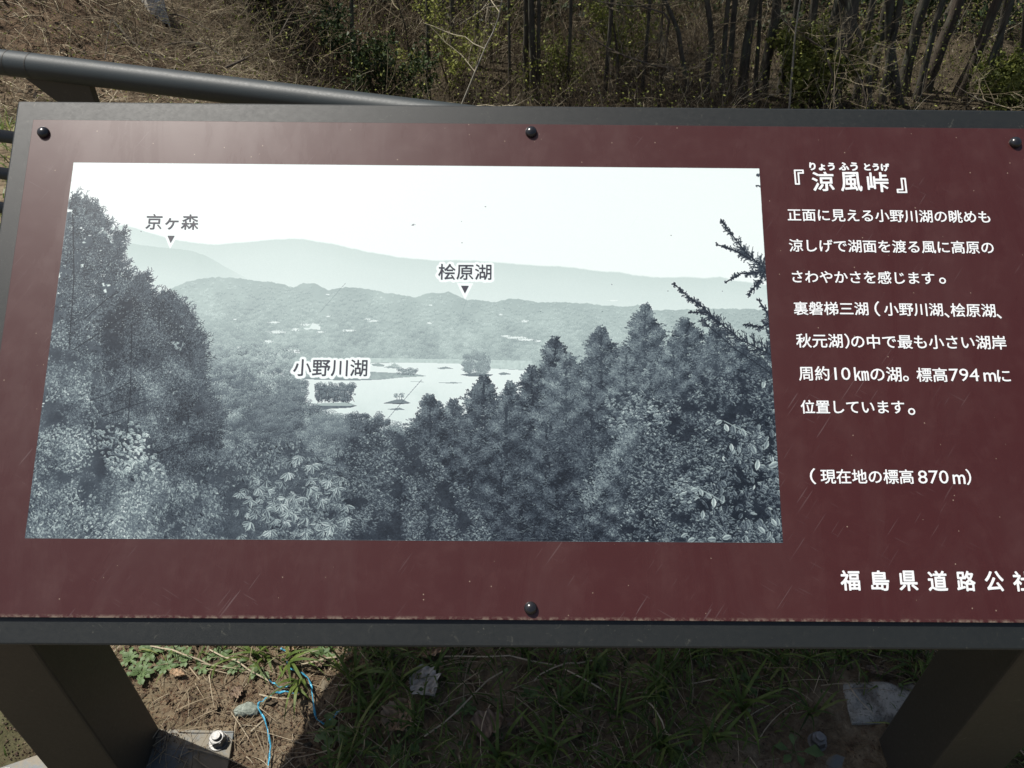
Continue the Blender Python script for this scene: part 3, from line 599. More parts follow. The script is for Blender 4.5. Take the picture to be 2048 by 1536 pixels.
    bough([(1495,590),(1520,560),(1540,520)], 8, 22, 404); bough([(1515,600),(1535,630),(1540,700)], 8, 16, 409)
    bough([(1346,568),(1372,592),(1400,612),(1430,640),(1480,680),(1560,720)], 6, 42, 405); bough([(1375,625),(1410,625),(1440,650)], 5, 22, 406); bough([(1485,650),(1520,655),(1560,635)], 6, 26, 407); bough([(1400,640),(1470,700),(1560,760)], 12, 40, 408, .30)
    bough([(1512,352),(1520,350)], 3, 6, 410, .35); bough([(1512,372),(1524,373)], 2, 5, 411, .35)
    # scratches, specks
    line([(690,568),(640,625)], .62, 1, .7); line([(932,600),(918,640)], .65, 1, .6); line([(842,760),(770,842),(745,880)], .45, 1, .7)
    line([(905,925),(1010,880)], .62, 1, .5); line([(690,1040),(770,990)], .5, 1, .4); line([(1260,455),(1275,432)], .93, 1, .6)
    for x, y, s in ((826,451,3),(825,452,2),(922,444,1),(970,415,1),(923,487,1),(284,465,1),(1222,570,1),(1334,583,1),(1203,624,1),(1079,624,1),(1341,472,1),(1443,583,1)):
        q = M([(x,y)])[0]; put(q[0]+r.normal(0,s*.6,s*5), q[1]+r.normal(0,s*.4,s*5), .35, .8)
    T[:] = T+.5*(T-smooth(T.copy(), 3))+r.normal(0, .006, T.shape)
    return np.clip(T, .16, 1), M

def tone_to_rgb(T):
    # cool duotone ink ramp, display values
    xs = [0, .2, .35, .5, .65, .8, .9, 1]
    R = [.035,.105,.220,.375,.545,.715,.845,.945]; G = [.055,.132,.258,.425,.605,.785,.900,.980]; B = [.078,.168,.295,.455,.612,.772,.890,.972]
    return np.stack([np.interp(T, xs, c) for c in (R, G, B)], -1)


c4 = [on_board(*p) for p in ((150,328),(1518,338),(1563,1086),(52,1076))]
qx0, qx1 = (c4[0][0]+c4[3][0])/2, (c4[1][0]+c4[2][0])/2; qy1, qy0 = (c4[0][1]+c4[1][1])/2, (c4[2][1]+c4[3][1])/2
ZP = .0030
M_white = None
def ink(name, c, rough=.42):
    m, n, b = mat_new(name); co = coord(n); k = noise(n, 30, 4, vec=co)
    n.links.new(mix(n, ramp(n, k.outputs[0], [(.4,(0,0,0)),(.8,(1,1,1))]).outputs[0], c, tuple(x*.93 for x in c)), b.inputs['Base Color']); b.inputs['Roughness'].default_value = rough; return m
M_white = ink('white lettering', (.80,.82,.82)); M_dark = ink('dark lettering', (.035,.035,.05))
_dg = None
def text_mesh(s, offset):
    cu = bpy.data.curves.new('t', 'FONT'); cu.body = s; cu.resolution_u = 3; cu.align_x = 'LEFT'
    o = bpy.data.objects.new('t', cu); col.objects.link(o); dg = bpy.context.evaluated_depsgraph_get(); me = bpy.data.meshes.new_from_object(o.evaluated_get(dg))
    bpy.data.objects.remove(o); me.calc_loop_triangles()
    V = np.array([v.co[:2] for v in me.vertices]); T = np.array([t.vertices[:] for t in me.loop_triangles]); bpy.data.meshes.remove(me)
    return V, T
def fit_text(s, x0, x1, yl, yr=None, h=None, offset=.012, ratio=.97):
    V, T = text_mesh(s, offset); yr = yl if yr is None else yr
    A, B = on_board(x0, yl), on_board(x1, yr); mn, mx = V.min(0), V.max(0); d = B-A; L = np.hypot(*d); ex = d/L; ey = np.array([-ex[1], ex[0]])
    sx = L/(mx[0]-mn[0])
    if h: a, b = on_board((x0+x1)/2, (yl+yr)/2-h/2), on_board((x0+x1)/2, (yl+yr)/2+h/2); sy = np.hypot(*(a-b))/(mx[1]-mn[1])
    else: sy = sx*ratio
    return A+(V[:, :1]-mn[0])*sx*ex+(V[:, 1:]-(mn[1]+mx[1])/2)*sy*ey, T
def lettering(segs, parent, mat, z, name='lettering', offset=.012):
    for g in segs[1:]: lettering([g], parent, mat, z, name, offset)     # every word a part of its own
    segs = segs[:1]
    Vs, Ts, n = [], [], 0
    for g in segs:
        kw = g[-1] if isinstance(g[-1], dict) else {}; a = [q for q in g if not isinstance(q, dict)]
        V, T = fit_text(*a, **{'offset': offset, **kw}); Vs.append(V); Ts.append(T+n); n += len(V)
    # the rounded, heavier strokes of the sign's lettering: the outline laid down again round a small circle
    V, T = np.concatenate(Vs), np.concatenate(Ts); st = offset*.036; m_ = 8; W_ = [np.c_[V, np.full(n, z+2.4e-4)]]+[np.c_[V+st*np.array([math.cos(k*math.tau/m_), math.sin(k*math.tau/m_)]), np.full(n, z+k*3e-5)] for k in range(m_)]
    o = mesh_np(name, np.concatenate(W_), np.concatenate([T+n*k for k in range(m_+1)]), mat, parent); return o, V, T
ZT = ZP+.0005
lettering([('りょう',1617.8,1666.6,335,335.5),('ふう',1676.3,1712.6,335,335.5),('とうげ',1726.8,1775.6,336,337)], panel, M_white, ZT, offset=.02)
lettering([('『',1588,1606,356.5,None,28.5),('涼',1623,1665.4,365,None,37),('風',1679.6,1721,365.5,None,37),('峠',1733,1774,366.5,None,38),('』',1791,1810,373,None,28.5)], panel, M_white, ZT, offset=.019)
for segs in ([('正面に見える小野川湖の眺めも',1573.8,1977,431.5,436)], [('涼しげで湖面を渡る風に高原の',1576.7,1984,492.5,497)], [('さわやかさを感じます',1582.7,1866,554.5,558),('。',1876,1889,563)],
    [('裏磐梯三湖',1586,1734,618,619),('（',1747,1757,619,None,29),('小野川湖',1766,1882.5,620,621),('、',1886.5,1896,632),('桧原湖',1898.7,1987.4,621.5,622.5),('、',1990.5,2000,634)],
    [('秋元湖',1590.8,1682.8,682.5,683),('）',1687.6,1696.5,683.5,None,29),('の中で最も小さい湖岸',1700.5,2009,684,686.5)],
    [('周約',1596,1656.6,748,748),('㎞',1706.6,1734.8,749,None,26),('の湖',1738.9,1800,749.5,750),('。',1804,1815,758),('標高',1830.9,1891.4,750.5,751),('m',1964.8,1989,755,None,17),('に',1991.5,2017.3,753,None,23)],
    [('位置しています',1600,1806,814.5,815),('。',1814,1827.7,824)],
    [('（',1618.3,1629,953,None,31),('現在地の標高',1639.5,1824.3,953.3,954),('m',1903.3,1927.4,959,None,18),('）',1929.7,1938.9,954.5,None,31)]):
    lettering(segs, panel, M_white, ZT, offset=.0085)
lettering([(ch,a,b,1160.7+i*.3,None,38.5) for i,(ch,a,b) in enumerate((('福',1679.6,1717),('島',1740,1775),('県',1796,1832),('道',1853.8,1891),('路',1911,1947),('公',1967.5,2003.6),('社',2023.6,2060)))], panel, M_white, ZT, offset=.018)

lettering([('10',1667,1698.5,748.5,None,25),('794',1896,1955,751,None,25),('870',1833.5,1894,954.5,None,26)], panel, M_white, ZT, offset=.001)
# captions printed over the view, each with its white edging painted into the print
T, Mp = paint_view()
TH, TW = T.shape
def to_tex(V): return np.c_[(V[:,0]-qx0)/(qx1-qx0)*TW, (qy1-V[:,1])/(qy1-qy0)*TH]
halo = np.zeros((TH, TW), np.float32)
def raster(P, tris):
    for t in tris:
        a, b, c = P[list(t)]; x0, x1 = int(min(a[0],b[0],c[0])), int(max(a[0],b[0],c[0]))+2; y0, y1 = int(min(a[1],b[1],c[1])), int(max(a[1],b[1],c[1]))+2
        X, Y = np.meshgrid(np.arange(x0, x1), np.arange(y0, y1)); e = lambda p, q: (q[0]-p[0])*(Y-p[1])-(q[1]-p[1])*(X-p[0]); s1, s2, s3 = e(a,b), e(b,c), e(c,a)
        ins = ((s1 >= -1) & (s2 >= -1) & (s3 >= -1)) | ((s1 <= 1) & (s2 <= 1) & (s3 <= 1)); halo[y0:y1, x0:x1][ins] = 1
printo = mesh_np('photo_print', [(qx0,qy0,ZP+.0004),(qx1,qy0,ZP+.0004),(qx1,qy1,ZP+.0004),(qx0,qy1,ZP+.0004)], [(0,1,2,3)], None, board)
for segs in ([('京ヶ森',294.3,398.7,445,446,30)], [('桧原湖',877,982.6,545,545.5,31)], [('小野川湖',588,735,736,737,33)]):
    o, V, Tt = lettering(segs, printo, M_dark, ZP+.0008, name='caption', offset=.004); raster(to_tex(V), Tt)
gy_, gx_ = np.mgrid[-7:8, -7:8]; rr = (gx_**2+gy_**2) <= 6.5**2; H2 = np.zeros_like(halo)
yi, xi = np.nonzero(halo)
for dy, dx in zip(gy_[rr], gx_[rr]): H2[np.clip(yi+dy,0,TH-1), np.clip(xi+dx,0,TW-1)] = 1
halo[:] = H2
tri = lambda pts: raster(to_tex(np.array([on_board(*p) for p in pts])), [(0,1,2)])
tri([(913.5,567),(946.2,568),(929.8,600)]); tri([(330,470),(358,470),(341.5,499)])
T = T*(1-halo)+.985*halo
for pts in ([(337,473.4),(351.2,473.4),(343,487.7)], [(922,573),(937.7,573.2),(929.8,588.4)]):
    q = [on_board(*p) for p in pts]; mesh_np('caption_arrow', [(*p, ZP+.0008) for p in q], [(0,2,1)], M_dark, printo)
rgb = tone_to_rgb(T); im = bpy.data.images.new('lake view print', TW, TH); im.colorspace_settings.name = 'sRGB'
px = np.ones((TH, TW, 4), np.float32); px[..., :3] = rgb[::-1]; im.pixels.foreach_set(px.ravel()); im.update(); im.pack()
me = printo.data; uv = me.uv_layers.new(name='UVMap'); uv.data.foreach_set('uv', np.array([0,0,1,0,1,1,0,1], np.float32))
m, n, b = mat_new('printed lake view'); ti = N(n, 'ShaderNodeTexImage'); ti.image = im; ti.interpolation = 'Cubic'
n.links.new(mix(n, 1., ti.outputs[0], (.86,.86,.86), 'MULTIPLY'), b.inputs['Base Color'])
cc = coord(n); n.links.new(math_(n, 'MULTIPLY_ADD', noise(n, 26, 5, .65, vec=cc).outputs[0], .14, .34), b.inputs['Roughness']); b.inputs['Specular IOR Level'].default_value = .33; bump(n, b, noise(n, 700, 3, vec=cc).outputs[0], .10, .0004)
me.materials.append(m)

def dome(name, r, h, mat, parent, loc, rings=5, seg=20, base=0.):
    V, F = [], []
    for i in range(rings):
        a = i/rings*math.pi/2
        for j in range(seg): t = j/seg*2*math.pi; V.append((r*math.cos(a)*math.cos(t), r*math.cos(a)*math.sin(t), base+h*math.sin(a)))
    V.append((0,0,base+h))
    for i in range(rings-1):
        for j in range(seg): F.append((i*seg+j, i*seg+(j+1)%seg, (i+1)*seg+(j+1)%seg, (i+1)*seg+j))
    for j in range(seg): F.append(((rings-1)*seg+j, (rings-1)*seg+(j+1)%seg, len(V)-1))
    o = mesh_py(name, V, F, mat, parent, smooth=True); o.location = loc; return o
ry0, ry1 = on_board(1062,267)[1], on_board(1062,1216)[1]; rx = [on_board(90,264)[0], on_board(1062,266)[0], on_board(2027,284)[0]]
rv = None
for k_ in range(6):
    for x, y in ((tuple(on_board(*((90,268),(1062,267),(2027,288))[k_])) if k_ < 3 else (rx[k_-3], ry1)),):
        if rv is None:
            rv = dome('rivet', .0088, .0065, M_rivet, board, (x, y, .0031), base=.0018)
            # collar under the domed head
            th = np.arange(20)*2*math.pi/20; cv = np.concatenate([np.c_[.0088*np.cos(th), .0088*np.sin(th), np.zeros(20)], np.c_[.0088*np.cos(th), .0088*np.sin(th), np.full(20, .0018)]])
            cmesh = mesh_np('rivet_shank', cv, [(j, (j+1)%20, 20+(j+1)%20, 20+j) for j in range(20)], M_rivet, rv, smooth=True)
        else:
            o = rv.copy(); col.objects.link(o); o.location = (x, y, .0031); k = cmesh.copy(); col.objects.link(k); k.parent = o

# legs: square tubes up to the underside of the frame (given in world space, stored in the board's space)
inv = board.matrix_world.inverted()
def under(x, y, t=.0465):                      # height of the frame's underside over x, y
    return BC[2]+(-t*1.0-(x-BC[0])*BN[0]-(y-BC[1])*BN[1])/BN[2]
def world_part(name, V, F, mat, bevel=0):
    return mesh_py(name, [inv@Vector(v) for v in V], F, mat, board, bevel=bevel)
LEGX = ((-.800,-.675), (.721,.846)); LY0, LY1 = .616, .741
for xa, xb in LEGX:
    world_part('leg', [(xa,LY0,0),(xb,LY0,0),(xb,LY1,0),(xa,LY1,0),(xa,LY0,under(xa,LY0)),(xb,LY0,under(xb,LY0)),(xb,LY1,under(xb,LY1)),(xa,LY1,under(xa,LY1))], BF, M_leg, bevel=.004)
def bolt(parent, x, y, z):
    # washer, hexagonal nut and threaded end in one sub-part
    V, F = [], []
    def ring(r, z0, z1, seg, rot=0., top=True):
        b0 = len(V)
        for zz in (z0, z1):
            for j in range(seg): t = rot+j/seg*2*math.pi; V.append((x+r*math.cos(t), y+r*math.sin(t), zz))
        for j in range(seg): F.append((b0+j, b0+(j+1)%seg, b0+seg+(j+1)%seg, b0+seg+j))
        F.append(tuple(b0+seg+j for j in range(seg)))
    ring(.0185, z, z+.003, 24); ring(.0152, z+.003, z+.019, 6, .2); ring(.0132, z+.019, z+.0205, 18); ring(.0085, z+.0205, z+.027, 16)
    return mesh_py('bolt', [inv@Vector(v) for v in V], F, M_zinc, parent, bevel=.0006)
for i, (bx, by) in enumerate((on_ground(433,1474,.03)[:2], on_ground(1643,1469,.02)[:2])):
    xa, xb = LEGX[i]; lx0 = (xa+xb)/2; hw = abs(bx-lx0)+.035; cy = (LY0+LY1)/2; hy = abs(by-cy)+.022; z1 = .011
    z1 = .010 if i == 0 else -.014; y0_, y1_ = cy-hy, cy+hy
    xo, xi_ = (lx0-hw, lx0+hw) if i == 0 else (lx0+hw, lx0-hw); sgn = 1 if i == 0 else -1
    out_ = [(xo, y0_), (xi_, y0_), (xi_-sgn*.012, y1_), (lx0-sgn*.02, y1_+.004), (xo, cy-.02)]
    if sgn < 0: out_ = out_[::-1]
    k = len(out_); V = [(a, b_, -.03) for a, b_ in out_]+[(a, b_, z1) for a, b_ in out_]
    p = world_part('base_plate', V, [tuple(range(k))[::-1], tuple(range(k, 2*k))]+[(j, (j+1) % k, k+(j+1) % k, k+j) for j in range(k)], M_plate, bevel=.001)
    for bx_, by_ in ((bx, by), (bx, 2*cy-by), (2*lx0-bx, 2*cy-by)): bolt(p, bx_, by_, max(z1, float(height(bx_, by_))-.002))

# ------------------------------------------------------------------ concrete footing under the right leg
def lumpy_slab(name, x0, x1, y0, y1, z0, z1, mat, n=40, amp=.006):
    X, Y = np.meshgrid(np.linspace(x0, x1, n), np.linspace(y0, y1, n)); e = np.minimum(np.minimum(X-x0, x1-X), np.minimum(Y-y0, y1-Y))
    Z = z1+amp*(nz(X*40, Y*40)-.5)-np.clip(.012-e, 0, 1)*.8; V = np.stack([X, Y, Z], -1).reshape(-1, 3); i = (np.arange(n-1)[:, None]*n+np.arange(n-1)[None]).ravel(); F = [tuple(q) for q in np.stack([i, i+1, i+n+1, i+n], -1)]
    bd = list(range(n))+[k*n+n-1 for k in range(1, n)]+[(n-1)*n+k for k in range(n-2, -1, -1)]+[k*n for k in range(n-2, 0, -1)]; m0 = len(V)
    V = np.concatenate([V, np.c_[V[bd][:, :2], np.full(len(bd), z0)]])
    F += [(bd[k], m0+k, m0+(k+1) % len(bd), bd[(k+1) % len(bd)]) for k in range(len(bd))]
    return mesh_py(name, V, F, mat)
fx0 = on_ground(1662,1400)[0]; fy1 = on_ground(1740,1362)[1]
tag(lumpy_slab('concrete_footing', fx0+.03, 1.02, on_ground(1740,1446)[1], fy1, -.2, .006, M_concrete, amp=.012), 'pale stained concrete footing block showing beside the right leg', 'footing')

# ------------------------------------------------------------------ handrail behind the board
A, B = at_depth(0, 124, 2.01), at_depth(850, 228, 1.75); zr = .5*(A[2]+B[2])
sA = A[:2]; dr = (B[:2]-A[:2]); dr /= np.linalg.norm(dr); zs = A[2]; slope = (B[2]-A[2])/np.linalg.norm(B[:2]-A[:2])
rail = empty('handrail', (sA[0], sA[1], 0)); tag(rail, 'round dark grey-green metal handrail running behind the sign with thin lower bars', 'railing')
def rp(s, z): return np.array([sA[0]+dr[0]*s, sA[1]+dr[1]*s, z+slope*s])
def rod(name, s0, s1, z, r, sides=28, mat=M_rail, off=0.):
    P = np.array([[rp(s0, z), rp(s1, z)]]); P[..., :2] += np.array([-dr[1], dr[0]])*off
    V, F, _ = tube_arrays(P, np.full((1,2), r), sides); o = mesh_np(name, V-np.array([sA[0], sA[1], 0]), F, mat, rail, smooth=True); return o
rod('top_rail', -1.6, 2.9, zs, .0305, 40)
for px_ in (20, 73):
    q = at_depth(px_, 124, 2.0); s = (q[:2]-sA)@dr; rod('joint_sleeve', s-.0012, s+.0012, zs, .0312, 40, M_leg)
s1 = (at_depth(46,124,2.0)[:2]-sA)@dr
a0 = at_depth(0, 273, 2.03)[2]; a1 = at_depth(0, 352, 2.03)[2]; stp = a0-a1
for k in range(4): rod('lower_bar', -1.6, 2.9, a0-stp*k, .0165, 20)
for k, (u0, u1) in enumerate(((122, 198),)):
    pass
def post(s0, s1, th=.009):
    V = []
    nrm = np.array([-dr[1], dr[0]])
    prof = [(s0-.075, zs-.030), (s0-.062, zs-.040), (s0, zs-.085), (s0, -.03), (s1, -.03), (s1, zs-.026)]
    for off in (-th, th):
        for s, z in prof: p = rp(s, z); p[2] = z+slope*s if z > 0 else z; V.append((p[0]+nrm[0]*off-sA[0], p[1]+nrm[1]*off-sA[1], p[2]))
    k = len(prof); F = [tuple(range(k))[::-1], tuple(range(k, 2*k))]+[(i, (i+1) % k, k+(i+1) % k, k+i) for i in range(k)]
    mesh_py('post', V, F, M_leg, rail, bevel=.001)
sp0 = (at_depth(124,180,1.99)[:2]-sA)@dr; sp1 = (at_depth(198,180,1.97)[:2]-sA)@dr
post(sp0, sp1); post(sp0-1.5, sp1-1.5); post(sp0+1.5, sp1+1.5)

# ------------------------------------------------------------------ ground cover close to the board
def cloud(n, u0, u1, v0, v1, rg=rng):          # spots on the ground seen through a patch of the photo
    return np.array([on_ground(u, v) for u, v in zip(rg.uniform(u0, u1, n), rg.uniform(v0, v1, n))])[:, :2]
def near_xy(n, x0=-1.15, x1=1.3, y0=.35, y1=1.5, rg=rng): return np.c_[rg.uniform(x0, x1, n), rg.uniform(y0, y1, n)]
def zed(p, lift=0.): return np.c_[p, height(p[:,0], p[:,1])+lift]
p_dirt0, p_dirt1 = on_ground(250,1400), on_ground(640,1400)
def density(p):  # grass cover
    # grass thins to bare earth round the left plate and on the right footing
    x, y = p[:,0], p[:,1]
    d = np.ones(len(p)); bare = np.exp(-(((x+.52)/.20)**2+((y-.72)/.15)**2)); d *= 1-np.clip(bare*1.9, 0, .985)
    d *= np.where((x < -.36) & (y < .86), .04, 1); bare2 = np.exp(-(((x-.70)/.21)**2+((y-.68)/.155)**2)); d *= 1-np.clip(bare2*1.8, 0, .985)
    d *= np.where((x < -.66) & (y < .95), .12, 1)
    return d*(.35+.9*nz(x*9, y*9))
def keep(p, rg=rng): return p[rg.random(len(p)) < density(p)]
g1 = keep(near_xy(19000)); n = len(g1); tuft = nz(g1[:,0]*14+3, g1[:,1]*14)
parts = [blades(zed(g1), rng.uniform(0, 6.28, n), rng.uniform(.025,.075, n)*(.6+.7*tuft), rng.uniform(.0018,.0042, n), rng.uniform(.5,2.0, n), np.clip(rng.normal(.52,.22,n), 0, 1))]
c0 = keep(near_xy(420)); rep = np.repeat(c0, 11, 0)+rng.normal(0,.006,(len(c0)*11,2)); n = len(rep)
parts.append(blades(zed(rep), rng.uniform(0,6.28,n), rng.uniform(.05,.12,n), rng.uniform(.003,.0062,n), rng.uniform(.8,2.1,n), np.clip(rng.normal(.5,.2,n),0,1)))
for u, v, q in ((575,1335,9),(600,1370,8),(540,1318,6),(520,1330,5),(1560,1330,9),(1450,1310,9),(1330,1370,9),(1760,1305,14),(1820,1322,12),(1690,1320,9),(700,1360,12),(740,1420,12),(1100,1500,14),(1000,1510,12),(1480,1420,12),(1420,1480,12)):
    c = on_ground(u, v)[:2]; rep = c+rng.normal(0,.008,(q,2)); parts.append(blades(zed(rep), rng.uniform(0,6.28,q), rng.uniform(.06,.13,q), rng.uniform(.004,.0085,q), rng.uniform(.9,2.0,q), np.clip(rng.normal(.62,.15,q),0,1), k=6))
far = np.c_[rng.uniform(-3.6,3.4,9000), rng.uniform(1.5,4.3,9000)]; n = len(far)
parts.append(blades(zed(far), rng.uniform(0,6.28,n), rng.uniform(.05,.14,n), rng.uniform(.004,.009,n), rng.uniform(.5,1.8,n), np.clip(rng.normal(.75,.2,n),0,1)))
q4 = [p for p in parts if len(p[0])]
V, F, Tn = merge(q4); tag(mesh_np('grass', V, F, M_grass, rnd=Tn), 'short green grass growing around the sign legs', 'grass', kind='stuff')
# straw and dry stalks
g = keep(near_xy(8500)); g = np.concatenate([g, near_xy(260, -.75, -.3, .6, 1.0)]); n = len(g); an = rng.uniform(0,6.28,n)
P, R, t = stems(zed(g, .006), np.c_[np.cos(an), np.sin(an), rng.uniform(-.05,.45,n)], rng.uniform(.03,.14,n), rng.uniform(.0005,.0017,n), 6, 1.2, .5, np.clip(rng.beta(2.4,2,n),0,1))
Lg = np.array([(300,1292,420,1330),(420,1300,560,1372),(600,1330,700,1312),(880,1310,1110,1330),(1060,1360,1180,1320),(850,1480,1010,1340),(1130,1340,1230,1400),(1290,1400,1345,1480)])
st = []
for a in Lg:
    A_, B_ = on_ground(a[0], a[1], .015), on_ground(a[2], a[3], .01); s = np.linspace(0, 1, 6)[:, None]; st.append(A_*(1-s)+B_*s+np.c_[rng.normal(0,.003,(6,2)), .012*np.sin(s*3.1)])
P = np.concatenate([P, np.array(st)]); R = np.concatenate([R, np.full((len(st),6), .0016)]); t = np.concatenate([t, np.full(len(st), .85)])
V, F, Tn = tube_arrays(P, R, 3, t); tag(mesh_np('dry_straw', V, F, M_straw, rnd=Tn), 'pale dry stalks and straw lying tangled in the grass', 'straw', kind='stuff')
# fallen needles on the bare earth
g = np.concatenate([near_xy(5200, -.85, -.28, .45, 1.05), near_xy(3000), near_xy(1300, .45, .95, .5, .95)]); n = len(g); an = rng.uniform(0,6.28,n)
P, R, t = stems(zed(g, .002), np.c_[np.cos(an), np.sin(an), rng.uniform(-.05,.2,n)], rng.uniform(.008,.028,n), rng.uniform(.0003,.0006,n), 3, .5, .1, rng.random(n))
V, F, Tn = tube_arrays(P, R, 3, t); tag(mesh_np('fallen_needles', V, F, M_needle, rnd=Tn), 'reddish brown needles and rootlets scattered over the bare earth', 'needles', kind='stuff')
# crumbs of earth
g = np.concatenate([near_xy(9000, -1.0, -.25, .42, 1.1), near_xy(7000)]); n = len(g)
V, F, Tn = flecks(zed(g, .0015), np.clip(rng.lognormal(-5.6,.5,n), .0012, .010), rng.beta(2,2.5,n), aspect=.9)
V2 = V.reshape(-1,4,3); cen = V2.mean(1, keepdims=True)+rng.normal(0,.0015,(n,1,3))*np.array([1,1,0])+np.array([0,0,.002]); V = np.concatenate([V2, cen], 1).reshape(-1,3)
i0 = np.arange(n)*5; F3 = np.concatenate([np.stack([i0+a, i0+b, i0+4], -1) for a, b in ((0,1),(1,2),(2,3),(3,0))])
tag(mesh_np('soil_crumbs', V, F3, M_crumb, rnd=np.repeat(rng.beta(2,2.5,n), 5)), 'loose brown soil crumbs and grit on the bare ground', 'soil', kind='stuff')
# clover-like and mugwort-like low leaves
def herb(name, u, v, L, leaves_, lobes, label, tint, up=.55, seed=0, lift=.0):
    leaves_ = int(leaves_*1.7) if L < .045 else leaves_; rg = np.random.default_rng(seed); c = on_ground(u, v, .0); c[2] = float(height(c[0], c[1])); Vs, Fs, Ts, n0 = [], [], [], 0
    root = empty(name, c); tag(root, label, 'plant', 'low green herbs round the sign legs')
    for k in range(leaves_):
        a = k/leaves_*6.283+rg.normal(0,.25); l = L*.88*rg.uniform(.55,1.15); el = up*rg.uniform(.5,1.2); m_ = 3+2*lobes; s = np.linspace(.12, 1, m_)
        wv = np.sin(np.clip(s,0,1)*math.pi)**.7*(.17 if L < .045 else .22)*l; wv = wv*(1+.55*np.where(np.arange(m_) % 2, 1, -.7)*(lobes > 0)); wv[-1] = .01*l; wv[0] = .03*l
        th = el-1.1*s**2*el*1.6; x = np.cumsum(np.cos(th))*l/m_; z = np.cumsum(np.sin(th))*l/m_+.004+lift
        d = np.array([math.cos(a), math.sin(a)]); sdv = np.array([-d[1], d[0]])
        C = np.c_[x[:,None]*d, z]; Lf = C+np.c_[wv[:,None]*sdv, wv*.25]; Rt = C-np.c_[wv[:,None]*sdv, -wv*.25]
        V = np.concatenate([C, Lf, Rt]); j = np.arange(m_-1); F = np.concatenate([np.stack([j, j+1, m_+j+1, m_+j], -1), np.stack([j+1, j, 2*m_+j, 2*m_+j+1], -1)])
        mesh_np('leaf', V, F, M_herb, root, rnd=np.clip(np.full(len(V), tint)+rg.normal(0,.1), 0, 1), smooth=True)
        Ps = np.array([[[0,0,.0],[d[0]*l*.05,d[1]*l*.05,.006],[C[0,0]+d[0]*.002, C[0,1]+d[1]*.002, C[0,2]]]]); Vs.append(Ps)
    V, F, t = tube_arrays(np.concatenate(Vs), np.full((leaves_,3), .0009), 3, np.full(leaves_, tint)); mesh_np('stalk', V, F, M_herb, root, rnd=t)
    return root
H_ = [(262,1322,.03,8,1,'small bright herb tucked beside the top of the left leg','.'),(335,1336,.028,8,1,'low bright herb between two feathery herbs by the left leg','.'),(440,1312,.03,8,1,'bright herb just under the frame above the feathery seedling','.'),(350,1306,.026,7,1,'tiny herb under the frame edge above the yellowed leaf','.'),(520,1352,.03,7,1,'herb at the left foot of the sunlit grass tuft','.'),(648,1312,.032,7,1,'herb at the sunlit edge of the board shadow under the frame','.'),(666,1469,.052,7,1,'broad toothed star-shaped herb just right of the blue twine','.'),(815,1482,.058,5,0,'broad smooth-leaved herb beside the large tan dead leaf','.'),(472,1338,.030,8,1,'grey-green feathery seedling above the small stone','.'),
      (284,1350,.034,9,1,'feathery herb closest to the left leg','.'),(306,1308,.034,9,1,'bright green herb under the frame edge near the left leg','.'),(407,1336,.026,7,1,'small bright herb between the left leg and the seedling','.'),
      (372,1318,.026,7,1,'small herb beside the yellowed leaf left of the twine','.'),(1060,1392,.030,8,1,'dark feathery herb in the shade under the middle of the board','.'),(1120,1400,.030,7,1,'shaded herb just right of the dark feathery herb','.'),
      (1500,1370,.036,7,0,'dark herb in the grass toward the right leg','.'),(1590,1500,.06,5,0,'large shaded leaf rosette beside the right bolt','.'),(1310,1390,.03,7,1,'small shaded herb among straw right of centre','.'),
      (930,1420,.028,7,1,'small shaded herb right of the grey torn leaf','.'),(1380,1500,.045,6,0,'shaded round-leaved rosette low and right of centre','.'),(740,1505,.035,6,0,'small round-leaved herb at the lower edge right of the twine','.'),
      (1200,1330,.03,8,1,'shaded herb under the frame right of centre','.'),(1400,1320,.03,8,0,'green herb under the frame toward the right leg','.')]
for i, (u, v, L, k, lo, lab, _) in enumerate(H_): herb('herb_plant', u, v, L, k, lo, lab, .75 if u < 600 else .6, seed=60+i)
g = keep(near_xy(900)); g = np.concatenate([g, near_xy(60, -.75, -.3, .5, 1.)]); n = len(g)
V, F, Tn = flecks(zed(g, .004), rng.uniform(.008,.034,n), np.clip(rng.normal(.55,.25,n),0,1), flat=.75); tag(mesh_np('leaf_scraps', V, F, M_litter, rnd=Tn), 'scraps of brown dead leaf scattered through the grass', 'leaf litter', kind='stuff')
# tiny round leaves everywhere
g = keep(near_xy(5200)); n = len(g); V, F, Tn = flecks(zed(g)+np.c_[np.zeros((n,2)), rng.uniform(.004,.03,n)], rng.uniform(.004,.012,n), np.clip(rng.normal(.45,.2,n),0,1), flat=.6, aspect=.9)
tag(mesh_np('ground_cover', V, F, M_herb, rnd=Tn), 'tiny round clover-like leaves through the grass', 'ground cover', kind='stuff')
